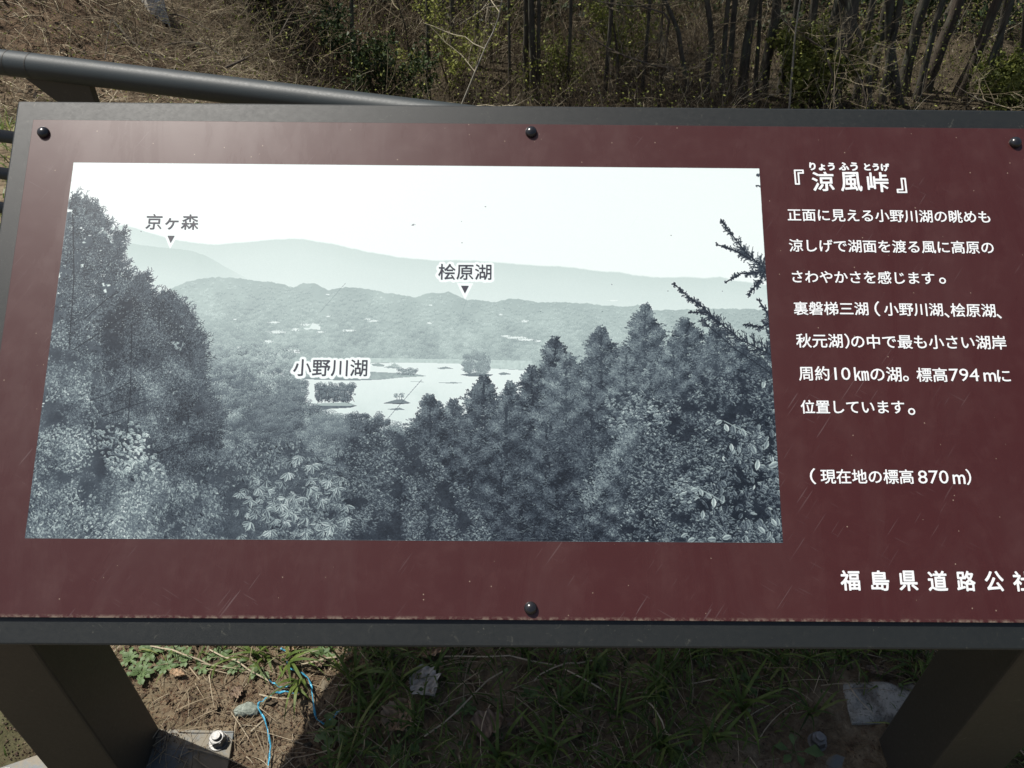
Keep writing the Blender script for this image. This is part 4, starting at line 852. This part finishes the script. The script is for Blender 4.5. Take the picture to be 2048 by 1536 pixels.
# dead leaves one can pick up
def dead_leaf(u, v, L, W, ang, mat, label, seed, torn=0., curl=.25):
    rg = np.random.default_rng(seed); c = on_ground(u, v); c[2] = float(height(c[0], c[1]))+.012; m_ = 15; s = np.linspace(0, 1, m_); wv = W*np.sin(s**.8*math.pi)**.75*.5+.001
    q = 5; Vv = []
    for i in range(m_):
        for j in range(-q, q+1):
            f = j/q; e = 1+torn*rg.normal(0,.25)*(abs(f) == 1)+.10*math.sin(i*2.2)*(abs(f) == 1); x = (s[i]-.5)*L; y = f*wv[i]*e
            Vv.append((x, y, curl*W*(abs(f)**2)*.6-.004*math.cos(i*1.7+abs(j)*1.4)+curl*.3*L*(s[i]-.5)**2+rg.normal(0,.0006)))
    k = 2*q+1; F = [(i*k+j, i*k+j+1, (i+1)*k+j+1, (i+1)*k+j) for i in range(m_-1) for j in range(k-1)]
    root = empty('dead_leaf', c); root.rotation_euler = (rg.normal(0,.12), rg.normal(0,.12), ang); tag(root, label, 'leaf', 'dead leaves lying under the board')
    mesh_py('blade', Vv, F, mat, root, smooth=True)
    P = np.array([[[-L*.62,0,.004],[-L*.3,0,.001],[L*.1,0,0],[L*.48,0,.002]]]); Vt, Ft, t = tube_arrays(P, np.array([[.0011,.001,.0008,.0003]]), 4, np.array([.5])); mesh_np('vein', Vt, Ft, M_straw, root, rnd=t)
for i, a in enumerate([(795,1440,.075,.062,1.1,M_dl[0],'large tan dead leaf standing in shade beside the smooth-leaved herb'),(850,1378,.080,.058,-.9,M_dl[1],'pale grey torn dead leaf in shade right of the twine'),
    (975,1455,.068,.060,.3,M_dl[2],'wide dark brown dead leaf flat in the deep shade near the bottom'),(732,1330,.085,.020,-.9,M_dl[0],'long narrow tan dead leaf just under the frame'),(1147,1455,.060,.040,.9,M_dl[2],'brown curled dead leaf below the middle rivet'),
    (1318,1455,.032,.024,.2,M_dl[0],'small pale broken leaf in shade right of centre'),(1225,1412,.030,.022,.7,M_dl[2],'small brown dead leaf halfway to the right leg'),(1757,1345,.062,.020,-.1,M_dl[2],'brown dead leaf on the edge of the right footing'),
    (359,1354,.036,.014,-.3,M_dl[0],'yellowed curled leaf in sun above the left plate'),(640,1330,.034,.024,.5,M_dl[2],'reddish flat dead leaf in sun by the twine'),(868,1312,.075,.022,.3,M_dl[0],'tan dead leaf half under the frame shadow'),
    (1030,1446,.045,.03,-.8,M_dl[2],'crumpled brown leaf right of the wide dark leaf'),(478,1395,.03,.022,1.0,M_dl[2],'small brown leaf above the stone'),(585,1300,.03,.02,.2,M_dl[0],'tan leaf scrap at the top of the twine')]): dead_leaf(*a, seed=200+i, torn=.7 if i in (1,5) else .35)

# the stone and the twine
def stone(u, v, a, b, c, ang, label, seed):
    rg = np.random.default_rng(seed); p = on_ground(u, v); V, F, n_, k = [], [], 9, 16
    for i in range(n_):
        ph = -math.pi/2+math.pi*i/(n_-1)
        for j in range(k):
            th = 2*math.pi*j/k; r = 1+.10*math.sin(3*th+seed)+.08*math.sin(5*th+ph*3)+rg.normal(0,.025); x = math.cos(ph)*math.cos(th)*r; x = math.copysign(abs(x)**1.15, x); V.append((a*x, b*math.cos(ph)*math.sin(th)*r, c*math.sin(ph)*(1-.2*x)+c*.55))
    for i in range(n_-1):
        for j in range(k): F.append((i*k+j, i*k+(j+1)%k, (i+1)*k+(j+1)%k, (i+1)*k+j))
    o = mesh_py('stone', V, F, M_stone, smooth=False); o.location = (p[0], p[1], float(height(p[0], p[1]))); o.rotation_euler = (0,0,ang); tag(o, label, 'stone'); return o
stone(497,1426,.027,.014,.011,.1,'flat grey-green pointed stone on bare earth beside the blue twine', 3)
def twine(pts, label, seed, r=.0018):
    rg = np.random.default_rng(seed); Q = []
    for i in range(len(pts)-1):
        for s in np.linspace(0, 1, 7)[:-1]: u = pts[i][0]*(1-s)+pts[i+1][0]*s; v = pts[i][1]*(1-s)+pts[i+1][1]*s; Q.append((u, v))
    Q.append(pts[-1]); n = len(Q); P = np.array([on_ground(u, v, .008) for u, v in Q]); kk = np.array([.25,.5,.25])
    for _ in range(3):
        for d_ in range(3): P[1:-1, d_] = np.convolve(P[:, d_], kk, 'valid')
    P[:, 2] = height(P[:,0], P[:,1])+.006+.006*np.abs(np.sin(np.arange(n)*.5+seed)); T_ = np.gradient(P, axis=0); T_ /= np.linalg.norm(T_, axis=1, keepdims=True); A_ = np.cross(T_, [0,0,1.]); A_ /= np.linalg.norm(A_, axis=1, keepdims=True)+1e-9; B_ = np.cross(T_, A_)
    V = []; sides = 6
    for i in range(n):
        tw = .6*math.sin(i*.33+seed); wd = r*(1+.35*math.sin(i*.7+seed))
        for j in range(sides): a = 2*math.pi*j/sides; x, y = math.cos(a)*wd, math.sin(a)*wd*.22; V.append(P[i]+A_[i]*(x*math.cos(tw)-y*math.sin(tw))+B_[i]*(x*math.sin(tw)+y*math.cos(tw)))
    F = [(i*sides+j, i*sides+(j+1)%sides, (i+1)*sides+(j+1)%sides, (i+1)*sides+j) for i in range(n-1) for j in range(sides)]
    o = mesh_py('twine', np.array(V)-P[0], F, M_twine, smooth=True); o.location = P[0]; tag(o, label, 'twine', 'blue plastic twine on the ground')
twine([(562,1299),(580,1306),(574,1324),(578,1340),(600,1348),(615,1356),(624,1374),(627,1405),(632,1439),(649,1449),(666,1437),(686,1419)], 'blue plastic twine looping into the shade beside the star-shaped herb', 1)
twine([(583,1376),(564,1382),(552,1372),(540,1366)], 'short curl of blue twine above the stone', 5, .0016)
twine([(600,1392),(570,1390),(550,1392),(535,1402),(520,1412),(518,1422),(530,1439),(537,1467),(542,1497),(538,1522),(536,1550)], 'blue plastic twine running down past the stone to the lower edge', 2)

# ------------------------------------------------------------------ woodland
def view_xy(n, u0, u1, y0, y1, rg=rng):        # plan positions seen between two photo columns, from y0 to y1 metres out
    y = np.sqrt(rg.uniform(y0**2, y1**2, n)); u = rg.uniform(u0, u1, n); x = (u-1024)/FPX*(y*.755+1.5*.9)*1.02; return np.c_[x, y]
def crown_arrays(base_pts, dirs, n_sub, L, r, rg, tint=.4):
    # boughs, each carrying side twigs and twiglets
    n = len(base_pts); P, R, t = stems(base_pts, dirs, L*rg.uniform(.6,1.2,n), np.full(n, r), 7, .7, -.1, np.clip(rg.normal(tint,.12,n),0,1), rg, kink=.12); out = [tube_arrays(P, R, 4, t)]
    m = n*n_sub; i = rg.integers(0, n, m); k = rg.integers(1, 6, m); b = P[i, k]; d = (P[i, k+1]-P[i, k]); d /= np.linalg.norm(d, axis=1, keepdims=True); d = d+rg.normal(0,.55,(m,3))
    P2, R2_, t2 = stems(b, d, L*.45*rg.uniform(.4,1.2,m), np.full(m, r*.3), 6, .7, 0, np.clip(rg.normal(tint+.1,.14,m),0,1), rg, kink=.15); out.append(tube_arrays(P2, R2_, 3, t2))
    m2 = m*3; i = rg.integers(0, m, m2); k = rg.integers(1, 5, m2); b = P2[i, k]; d = P2[i, k+1]-P2[i, k]; d /= np.linalg.norm(d, axis=1, keepdims=True); d = d+rg.normal(0,.6,(m2,3))
    P3, R3, t3 = stems(b, d, L*.2*rg.uniform(.4,1.2,m2), np.full(m2, max(r*.13,.0011)), 4, .6, 0, np.clip(rg.normal(tint+.15,.15,m2),0,1), rg, kink=.1); out.append(tube_arrays(P3, R3, 3, t3))
    return out
def ground_y(u, v):                            # how far out the view through a pixel first meets the ground
    for y in np.arange(4., 30., .05):
        p = at_depth(u, v, y)
        if p[2] < float(height(p[0], p[1])): return y
    return 30.
def tree(pxs, y, wpx, label, name='bare_tree', mat=None, seed=0, H=6.5, boughs=9, low=.25, twig=.35, group='bare trees in the wood behind the sign', leafy=0, lean_y=0.):
    y = min(1.15*y+.6, ground_y(*pxs[0])); mat = mat or M_bark; rg = np.random.default_rng(seed+900); pts = [at_depth(u, v, y) for u, v in pxs]; depth = (pts[0]-CAM)@Fv; r = .92*wpx/FPX*depth/2
    d0 = pts[0]-pts[1]; d0 /= np.linalg.norm(d0); foot = pts[0].copy()
    for _ in range(400):
        if foot[2] < float(height(foot[0], foot[1]))-.05: break
        foot = foot+d0*.03
    d1 = pts[-1]-pts[-2]; d1 /= np.linalg.norm(d1); top = pts[-1]
    line = [foot]+pts
    while line[-1][2]-foot[2] < H:
        d1 = d1*.9+np.array([0,0,.1])+rg.normal(0,.03,3); d1 /= np.linalg.norm(d1); line.append(line[-1]+d1*.45)
    line = np.array(line); seg = np.r_[0, np.cumsum(np.linalg.norm(np.diff(line, axis=0), axis=1))]; k = 22; s = np.linspace(0, 1, k)**1.15*seg[-1]
    C = np.stack([np.interp(s, seg, line[:, j]) for j in range(3)], 1); C[1:-1] += rg.normal(0, r*.12, (k-2,3)); f = s/seg[-1]; rad_ = r*(1.0-.78*f)*(1+.45*np.exp(-f*30))
    root = empty(name, foot); tag(root, label, 'tree', group); sides = 12; V = []
    for i in range(k):
        for j in range(sides): a = 2*math.pi*j/sides; q = rad_[i]*(1+.06*math.sin(3*a+i*.6)+.04*math.sin(5*a)); V.append((C[i,0]+q*math.cos(a)-foot[0], C[i,1]+q*math.sin(a)-foot[1], C[i,2]-foot[2]))
    F = [(i*sides+j, i*sides+(j+1)%sides, (i+1)*sides+(j+1)%sides, (i+1)*sides+j) for i in range(k-1) for j in range(sides)]
    mesh_py('trunk', V, F, mat, root, smooth=True)
    t = rg.uniform(low, 1, boughs); b = np.stack([np.interp(t*seg[-1], s, C[:, j]) for j in range(3)], 1)-foot; a = rg.uniform(0,6.28,boughs)
    parts = crown_arrays(b, np.c_[np.cos(a), np.sin(a), rg.uniform(.1,.9,boughs)], 7, (1.3 if wpx > 15 else .8)*(1.2-t.mean()*.4), max(r*.22,.006), rg, twig)
    V, F, T_ = merge(parts); mesh_np('crown', V, F, M_twig, root, rnd=T_)
    if leafy:
        c = np.interp(rg.uniform(.45, 1, leafy)*seg[-1], s, np.arange(k)); ci = c.astype(int); hgt = 1-(ci/k); P = C[ci]-foot+rg.normal(0,1,(leafy,3))*np.array([.9,.9,.35])*(.35+hgt[:,None]*1.1)
        V, F, T_ = flecks(P, rg.uniform(.05,.13,leafy), rg.beta(2,2,leafy), rg); mesh_np('foliage', V, F, M_evergreen, root, rnd=T_)  # unseen evergreen leaves; on the bare trunks added for their dappled shade
    return root
TR = [([(1375,202),(1370,150),(1363,103),(1352,40),(1335,12)],7.6,11,'slim bare tree with long arching boughs right of the centre cluster',M_bark,14,.10),
([(1412,205),(1416,150),(1427,80),(1416,25),(1413,0)],8.0,13,'slim dark wavy trunk just right of the arching tree',M_bark,8,.2),
([(1484,199),(1490,130),(1498,70),(1506,10)],9.4,20,'dark straight trunk with pale twigs at its foot, third trunk right of the arching boughs',M_bark,9,.3),
([(1510,200),(1513,130),(1518,63),(1521,0)],10.4,9,'thin trunk close against a thicker one on its right',M_bark,6,.3),
([(1522,193),(1534,110),(1548,40),(1556,0)],9.0,21,'thick dark trunk leaning right with a thin trunk at its left side',M_bark,9,.3),
([(1560,190),(1572,110),(1587,47),(1594,0)],9.6,14,'medium dark trunk left of the pale sapling',M_bark,8,.3),
([(1579,209),(1583,150),(1588,95),(1594,40)],7.2,5,'thin pale sapling in front of the bright green undergrowth',M_pale,4,.4),
([(1636,202),(1650,120),(1664,63),(1679,0)],9.2,24,'dark trunk directly left of the thickest trunk',M_bark,9,.35),
([(1660,202),(1674,140),(1686,95),(1700,30),(1706,0)],7.9,34,'thickest dark trunk of the wood, forking low',M_bark,12,.35),
([(1736,190),(1735,150),(1729,110),(1718,75),(1706,45)],7.9,15,'S-bent dark stem branching from beside the thickest trunk',M_bark,7,.3),
([(1742,178),(1752,110),(1767,47),(1777,0)],9.8,19,'dark trunk just right of the S-bent stem',M_bark,8,.35),
([(1795,205),(1787,160),(1783,126),(1780,60),(1779,0)],8.4,24,'dark trunk kinked to the left near its foot',M_bark,9,.35),
([(1803,190),(1813,140),(1828,79),(1850,0)],9.3,23,'leaning trunk immediately right of the kinked trunk',M_bark,9,.35),
([(1850,182),(1862,150),(1884,95),(1919,0)],8.6,25,'strongly right-leaning lit grey trunk above brown brush',M_barkp,9,.35),
([(1918,190),(1938,140),(1966,79),(1996,0)],9.0,21,'right-leaning trunk second from the right edge of the wood',M_barkp,9,.35),
([(2034,180),(2039,140),(2046,70),(2054,0)],9.6,12,'slim grey trunk at the far right edge',M_barkp,6,.35),
([(1996,120),(2000,80),(2006,40),(2012,0)],12.,14,'thin far trunk between the two right-leaning trunks and the edge',M_bark,7,.35),
([(1612,190),(1617,120),(1622,60),(1628,0)],12.,12,'far thin trunk behind the bright green undergrowth',M_bark,7,.35),
([(1455,190),(1460,120),(1466,60),(1471,0)],12.5,13,'far trunk between the wavy trunk and the third trunk',M_bark,7,.35),
([(1880,60),(1890,40),(1900,20),(1910,0)],12.5,14,'far trunk behind the lit grey trunk',M_bark,7,.35),
([(881,100),(881,60),(881,30),(881,0)],13.,15,'dark evergreen trunk in the shade left of the white sapling','E',5,.4),
([(955,140),(954,90),(953,40),(953,0)],12.6,11,'dark trunk seen behind the white sapling','E',5,.4),
([(982,125),(981,80),(980,40),(980,0)],12.,7,'thin dark trunk just right of the white sapling','E',5,.4),
([(1052,190),(1052,130),(1052,60),(1051,0)],10.8,12,'left trunk of the dark cluster of three at the centre','E',6,.4),
([(1067,205),(1066,130),(1063,60),(1062,0)],10.4,14,'middle trunk of the dark cluster of three at the centre','E',6,.4),
([(1077,205),(1077,130),(1077,60),(1077,0)],10.9,8,'right and thinnest trunk of the dark cluster of three at the centre','E',5,.4),
([(700,205),(702,140),(703,70),(704,0)],12.5,9,'faint dark trunk behind the dark green leafy bush',M_bark,5,.4),
([(858,205),(857,140),(855,70),(855,0)],12.,9,'thin dark trunk behind the yellow-green shrub','E',4,.4),
([(905,150),(904,100),(904,50),(903,0)],13.2,10,'dark trunk between the yellow-green shrub and the white sapling','E',4,.4),
([(1020,205),(1019,140),(1018,70),(1017,0)],11.6,6,'very thin trunk left of the dark cluster of three','E',4,.4),
([(1135,205),(1137,140),(1140,70),(1142,0)],12.2,8,'lone thin dark trunk right of the dark cluster of three',M_bark,5,.4),
([(1208,205),(1213,140),(1218,70),(1224,0)],12.,9,'dark trunk standing behind the crooked sapling',M_bark,5,.4),
([(1283,205),(1288,140),(1294,70),(1300,0)],11.6,8,'dark trunk left of the thin upright sapling',M_bark,5,.4),
([(1440,205),(1445,140),(1451,70),(1457,0)],9.9,11,'slim dark trunk right of the wavy trunk',M_bark,5,.4),
([(1605,205),(1613,140),(1622,70),(1632,0)],9.9,14,'dark trunk rising out of the bright green undergrowth',M_bark,5,.4),
([(1712,205),(1722,140),(1734,70),(1746,0)],9.6,15,'straight dark trunk filling the gap behind the S-bent stem',M_bark,6,.4),
([(1765,205),(1775,140),(1787,70),(1800,0)],10.4,14,'dark trunk crossing behind the kinked trunk',M_bark,6,.4),
([(1832,205),(1848,140),(1866,70),(1884,0)],10.,14,'leaning dark trunk hidden half behind the lit grey trunk',M_bark,6,.4),
([(1960,205),(1975,150),(1997,80),(2024,0)],9.2,13,'leaning trunk between the two rightmost leaning trunks',M_bark,6,.4),
([(925,205),(943,160),(960,120),(975,82),(990,58),(1001,20),(1004,0)],6.6,5,'leaning white sapling standing alone against dark woods',M_pale,7,.15),
([(818,170),(817,110),(812,60),(800,20)],9.8,4,'thin grey sapling above the end of the handrail',M_barkp,6,.3),
([(1318,205),(1312,150),(1322,90),(1326,0)],8.8,5,'thin upright sapling left of the arching tree',M_barkp,6,.2),
([(1245,200),(1238,150),(1232,80),(1215,0)],10.2,5,'crooked thin sapling in the scrub right of the centre cluster',M_barkp,6,.2)]
for i, (px_, y, wp, lab, mt, bo, lo) in enumerate(TR):
    ev = mt == 'E'
    tree(px_, y, wp, lab, 'evergreen_tree' if ev else ('sapling' if wp < 7 else 'woodland_tree'), M_bark if ev else mt, i, H=8 if ev else (2.6 if wp < 7 else 6.2), boughs=bo+(2 if wp < 14 and not ev else 0), low=lo*(.6 if wp < 15 else 1.1), twig=.75 if mt is M_pale else .45, leafy=900 if ev else (150 if (wp > 17 and mt is M_bark) else 0), group='trees and saplings in the wood behind the sign')
# arching lit boughs of the first tree and its neighbours, drawn out as they hang in view
def bough_tree(pts, y, r, label, seed):
    y = min(1.15*y+.6, ground_y(*pts[0])); r *= 1.2; rg = np.random.default_rng(seed); P = np.array([at_depth(u, v, y+.15*k) for k, (u, v) in enumerate(pts)]); foot = P[0].copy(); foot[2] = float(height(foot[0], foot[1]))-.03
    line = np.concatenate([[foot], P]); seg = np.r_[0, np.cumsum(np.linalg.norm(np.diff(line, axis=0), axis=1))]; k = 18; s = np.linspace(0, seg[-1], k); C = np.stack([np.interp(s, seg, line[:, j]) for j in range(3)], 1)
    root = empty('arching_shrub', foot); tag(root, label, 'shrub', 'arching shrubs behind the sign'); V, F, t = tube_arrays((C-foot)[None], (r*np.linspace(1.1,.3,k))[None], 6); mesh_np('stem', V, F, M_barkp, root, smooth=True)
    t = rg.uniform(.2,1,12); b = np.stack([np.interp(t*seg[-1], s, C[:, j]) for j in range(3)], 1)-foot; d = rg.normal(0,1,(12,3)); d[:,2] = np.abs(d[:,2])*.6
    V, F, T_ = merge(crown_arrays(b, d, 6, .55, r*.35, rg, .5)); mesh_np('twigs', V, F, M_twig, root, rnd=T_)
bough_tree([(1352,138),(1300,130),(1240,108),(1195,85),(1165,60)],7.4,.016,'long pale bough arching left from the slim bare tree',11)
bough_tree([(1340,30),(1290,14),(1240,10),(1180,0)],7.5,.016,'high crooked bough crossing above the pale arching bough',12)
bough_tree([(1735,212),(1722,160),(1700,120),(1680,100)],6.8,.012,'arching pale shoot in front of the thickest trunk',13)
bough_tree([(1665,150),(1650,100),(1600,66),(1552,28)],7.2,.015,'pale bough bending left from the trunks beside the green undergrowth',14)
bough_tree([(1668,212),(1669,160),(1680,120),(1690,80)],6.0,.007,'reddish upright shoot in front of the thickest trunk',15)
bough_tree([(2030,220),(1990,208),(1950,196),(1910,170)],6.2,.011,'low pale branch sweeping across the right edge',16)

# scrub: thousands of thin stems that nobody could count
def thicket(name, xy, up, spread, L, r, mat, tint, label, cat, k=5, curl=1.0, droop=.4, rg=rng, z=.0, twigs=2, lean=(0,0)):
    n = len(xy); d = np.c_[rg.normal(lean[0],spread,n), rg.normal(lean[1],spread,n), np.full(n, up)+rg.normal(0,.2,n)]; ll = L*rg.uniform(.4,1.3,n); tt = np.clip(rg.normal(tint-.22,.16,n)+.6*(rg.random(n) < .14),0,1)  # mostly dark stems, a few coloured pale to stand for sunlit twigs
    P, R, t = stems(zed(xy, z), d, ll, r*rg.uniform(.6,1.4,n), k, curl, droop, tt, rg, kink=.12); parts = [tube_arrays(P, R, 3, t)]
    for g in range(twigs):
        i = np.arange(n); kk = rg.integers(1, k-1, n); dd = P[i, kk+1]-P[i, kk]; dd /= np.linalg.norm(dd, axis=1, keepdims=True); dd = dd+rg.normal(0,.55,(n,3))
        P2, R2_, t2 = stems(P[i, kk], dd, ll*.45*rg.uniform(.5,1.2,n), r*.5*np.ones(n), 4, .8, droop*.5, np.clip(tt+.1,0,1), rg, kink=.12); parts.append(tube_arrays(P2, R2_, 3, t2))
    V, F, T_ = merge(parts); o = mesh_np(name, V, F, mat, rnd=T_); tag(o, label, cat, kind='stuff'); return o
a = view_xy(15000, -150, 640, 4.2, 9.5); a = a[rng.random(len(a)) < (.35+nz(a[:,0], a[:,1], .7))]
thicket('dry_scrub', a, .35, .9, .30, .0022, M_scrub, .62, 'matted brown dead stems covering the left bank', 'scrub', curl=1.2, droop=.8, lean=(.7,-.3))
a = view_xy(260, -50, 640, 5, 9.5); thicket('dry_scrub', a, .5, .8, .7, .0034, M_twig, .55, 'paler longer stalks arching over the left bank', 'scrub', curl=1.0, droop=.5, lean=(.4,-.2))
a = view_xy(4200, 420, 1080, 8.0, 14); thicket('dry_scrub', a, 1.0, .33, .8, .0026, M_scrub, .40, 'grey brown bare scrub filling the hollow left of centre', 'scrub')
a = view_xy(2600, 1080, 1500, 8.0, 13); thicket('dry_scrub', a, 1.0, .45, .75, .0026, M_scrub, .48, 'reddish bare thicket between the centre cluster and the right-hand wood', 'scrub')
a = view_xy(1500, 1480, 2150, 7.6, 13); thicket('dry_scrub', a, 1.0, .45, .42, .0028, M_scrub, .42, 'brown brush among the right-hand trunks', 'scrub')
a = view_xy(300, 300, 2050, 8.5, 12.5); thicket('pale_shoots', a, 1.0, .22, 1.1, .0036, M_twig, .85, 'scattered pale leafless shoots standing in the scrub', 'scrub', curl=.5, droop=.0)
# leaf flecks hanging in the scrub
def leafcloud(name, xy, h, size, mat, tint, label, cat='foliage', z0=.0, rg=rng):
    n = len(xy); P = zed(xy); P[:,2] += z0+h*rg.random(n)**1.3; V, F, T_ = flecks(P, size*rg.uniform(.5,1.5,n), np.clip(rg.normal(tint,.22,n),0,1), rg); o = mesh_np(name, V, F, mat, rnd=T_); tag(o, label, cat, kind='stuff')
a = view_xy(44000, 420, 2150, 7.6, 15); a = a[rng.random(len(a)) < np.clip(2.4*(nz(a[:,0]+70, a[:,1], 1.1)-.30), .08, 1)]
leafcloud('new_leaves', a, 1.1, .026, M_olive, .66, 'small yellow-green new leaves scattered through the scrub')
a = view_xy(7000, -150, 640, 4.4, 9.5); leafcloud('new_leaves', a, .3, .016, M_olive, .6, 'tiny yellow buds and leaves on the left bank')
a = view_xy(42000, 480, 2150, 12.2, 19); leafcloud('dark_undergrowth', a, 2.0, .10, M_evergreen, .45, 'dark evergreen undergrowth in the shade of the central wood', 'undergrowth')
a = view_xy(30000, -200, 2200, 4.3, 18); leafcloud('leaf_litter', a, .03, .045, M_litter, .45, 'brown fallen leaves covering the wood floor', 'leaf litter')
# leafing shrubs one can point at
def shrub(u, v, y, rad_, h, n, mat, tint, label, seed, size=.026, nst=16):
    y = min(1.15*y+.6, ground_y(u, v)); rad_ *= 1.2; h *= 1.15; n = int(n*1.4); size *= 1.25; rg = np.random.default_rng(seed); c = at_depth(u, v, y); c[2] = float(height(c[0], c[1])); root = empty('shrub', c); tag(root, label, 'shrub', 'leafing shrubs behind the sign')
    d = np.c_[rg.normal(0,.45,(nst,2)), np.ones(nst)]; P, R, t = stems(np.zeros((nst,3)), d, h*rg.uniform(.7,1.15,nst), np.full(nst,.007), 7, .5, 0, np.clip(rg.normal(.45,.1,nst),0,1), rg, kink=.1); parts = [tube_arrays(P, R, 4, t)]
    m = nst*7; i = rg.integers(0,nst,m); k = rg.integers(2,6,m); dd = rg.normal(0,.6,(m,3))+(P[i,k+0]-P[i,k-1])/.1; P2, R2_, t2 = stems(P[i,k], dd, h*.3*rg.uniform(.5,1.2,m), np.full(m,.0028), 5, .5, 0, np.full(m,.55), rg, kink=.1); parts.append(tube_arrays(P2, R2_, 3, t2))
    V, F, T_ = merge(parts); mesh_np('branches', V, F, M_twig, root, rnd=T_)
    i = rg.integers(0,m,n); k = rg.integers(1,5,n); Q = P2[i,k]+rg.normal(0,.035,(n,3)); V, F, T_ = flecks(Q, size*rg.uniform(.5,1.4,n), np.clip(rg.normal(tint,.18,n),0,1), rg); mesh_np('leaves', V, F, mat, root, rnd=T_)
shrub(900,190,8.6,.6,1.15,1500,M_olive,.85,'yellow-green leafing shrub left of the white sapling',31,.03)
shrub(755,185,7.6,.6,.8,1900,M_evergreen,.75,'dark green leafy bush near the end of the handrail',32,.04)
shrub(640,150,8.6,.6,.8,1100,M_evergreen,.6,'greenish bush at the foot of the brown bank',33,.04)
shrub(1590,205,8.8,.7,.7,2400,M_olive,.7,'bright green bushy undergrowth between the right-hand trunks',34,.05)
shrub(1620,205,9.2,.7,.8,2000,M_olive,.6,'green bush beside the dark trunk left of the thickest trunk',35,.05)
shrub(1235,150,10.2,.7,.9,1300,M_olive,.7,'olive bush in the thicket right of the centre cluster',36,.035)
shrub(1120,200,9.2,.7,.7,1000,M_olive,.6,'low olive bush just right of the centre cluster',37,.035)
shrub(2030,200,7.6,.7,.6,1700,M_olive,.55,'green bush at the far right edge of the wood',38,.05)
shrub(1980,205,8.4,.7,.5,900,M_olive,.5,'low green bush under the right-leaning trunks',39,.045)
shrub(560,40,11.5,.7,.9,1600,M_evergreen,.7,'pale-leaved evergreen bush above the brown bank',40,.06)
shrub(500,12,12.5,.7,.9,1500,M_evergreen,.6,'dark evergreen bush highest above the bank',41,.06)
# sprawling dead branches on the left bank
def sprawl(pts, y, r, label, seed, mat=None):
    rg = np.random.default_rng(seed); P = np.array([at_depth(u, v, y+(60-v)*.006) for u, v in pts]); P0 = P[0].copy(); seg = np.r_[0, np.cumsum(np.linalg.norm(np.diff(P, axis=0), axis=1))]; k = 14; s = np.linspace(0, seg[-1], k); C = np.stack([np.interp(s, seg, P[:, j]) for j in range(3)], 1)
    C[:,2] = np.maximum(C[:,2], height(C[:,0], C[:,1])+.05); root = empty('fallen_branch', P0); tag(root, label, 'branch', 'dead branches lying on the left bank'); V, F, t = tube_arrays((C-P0)[None], (r*np.linspace(1,.35,k))[None], 6); mesh_np('limb', V, F, M_barkp, root, smooth=True)
    t = rg.uniform(.15,1,10); b = np.stack([np.interp(t*seg[-1], s, C[:, j]) for j in range(3)], 1)-P0; d = rg.normal(0,1,(10,3)); d[:,2] = np.abs(d[:,2]); V, F, T_ = merge(crown_arrays(b, d, 5, .45, r*.3, rg, .35)); mesh_np('twigs', V, F, M_twig, root, rnd=T_)
sprawl([(450,136),(490,118),(530,92),(552,76)],6.4,.010,'dead branch slanting up to the right above the handrail',51)
sprawl([(230,60),(265,85),(300,105),(330,118)],6.2,.012,'dark branch sagging across the middle of the brown bank',52)
sprawl([(330,90),(370,84),(410,88),(440,110)],6.4,.010,'pale arched branch right of the sagging dark branch',53)
sprawl([(210,120),(214,80),(222,40),(238,8)],6.0,.006,'thin upright dark stem on the brown bank',54)
sprawl([(232,35),(300,28),(360,30),(420,60)],6.8,.010,'dead branch lying just below the pale drain edge',55)
sprawl([(560,70),(575,40),(590,15),(600,0)],7.8,.008,'grey leaning stem right of the brown bank',56)
# pale concrete drain edge showing at the top of the bank
A_, B_ = at_depth(232,-6,7.6), at_depth(322,42,6.9)
A_[2] = float(height(A_[0], A_[1])); B_[2] = float(height(B_[0], B_[1])); d = B_-A_; d /= np.linalg.norm(d); s_ = np.cross(d, [0,0,1]); s_ /= np.linalg.norm(s_); A_ = A_-d*1.2
for P in (A_, B_): P[2] += .02
Vd = []
for p in (A_, B_):
    for a_, b_ in ((-.07,-.35),(.07,-.35),(.07,.28),(-.07,.28)): Vd.append(p+s_*a_+np.array([0,0,b_]))
tag(mesh_py('drain_edge', Vd, [(0,1,2,3),(7,6,5,4),(0,4,5,1),(1,5,6,2),(2,6,7,3),(3,7,4,0)], M_drain, bevel=.01), 'pale concrete drain edge slanting down the top of the brown bank', 'drain')
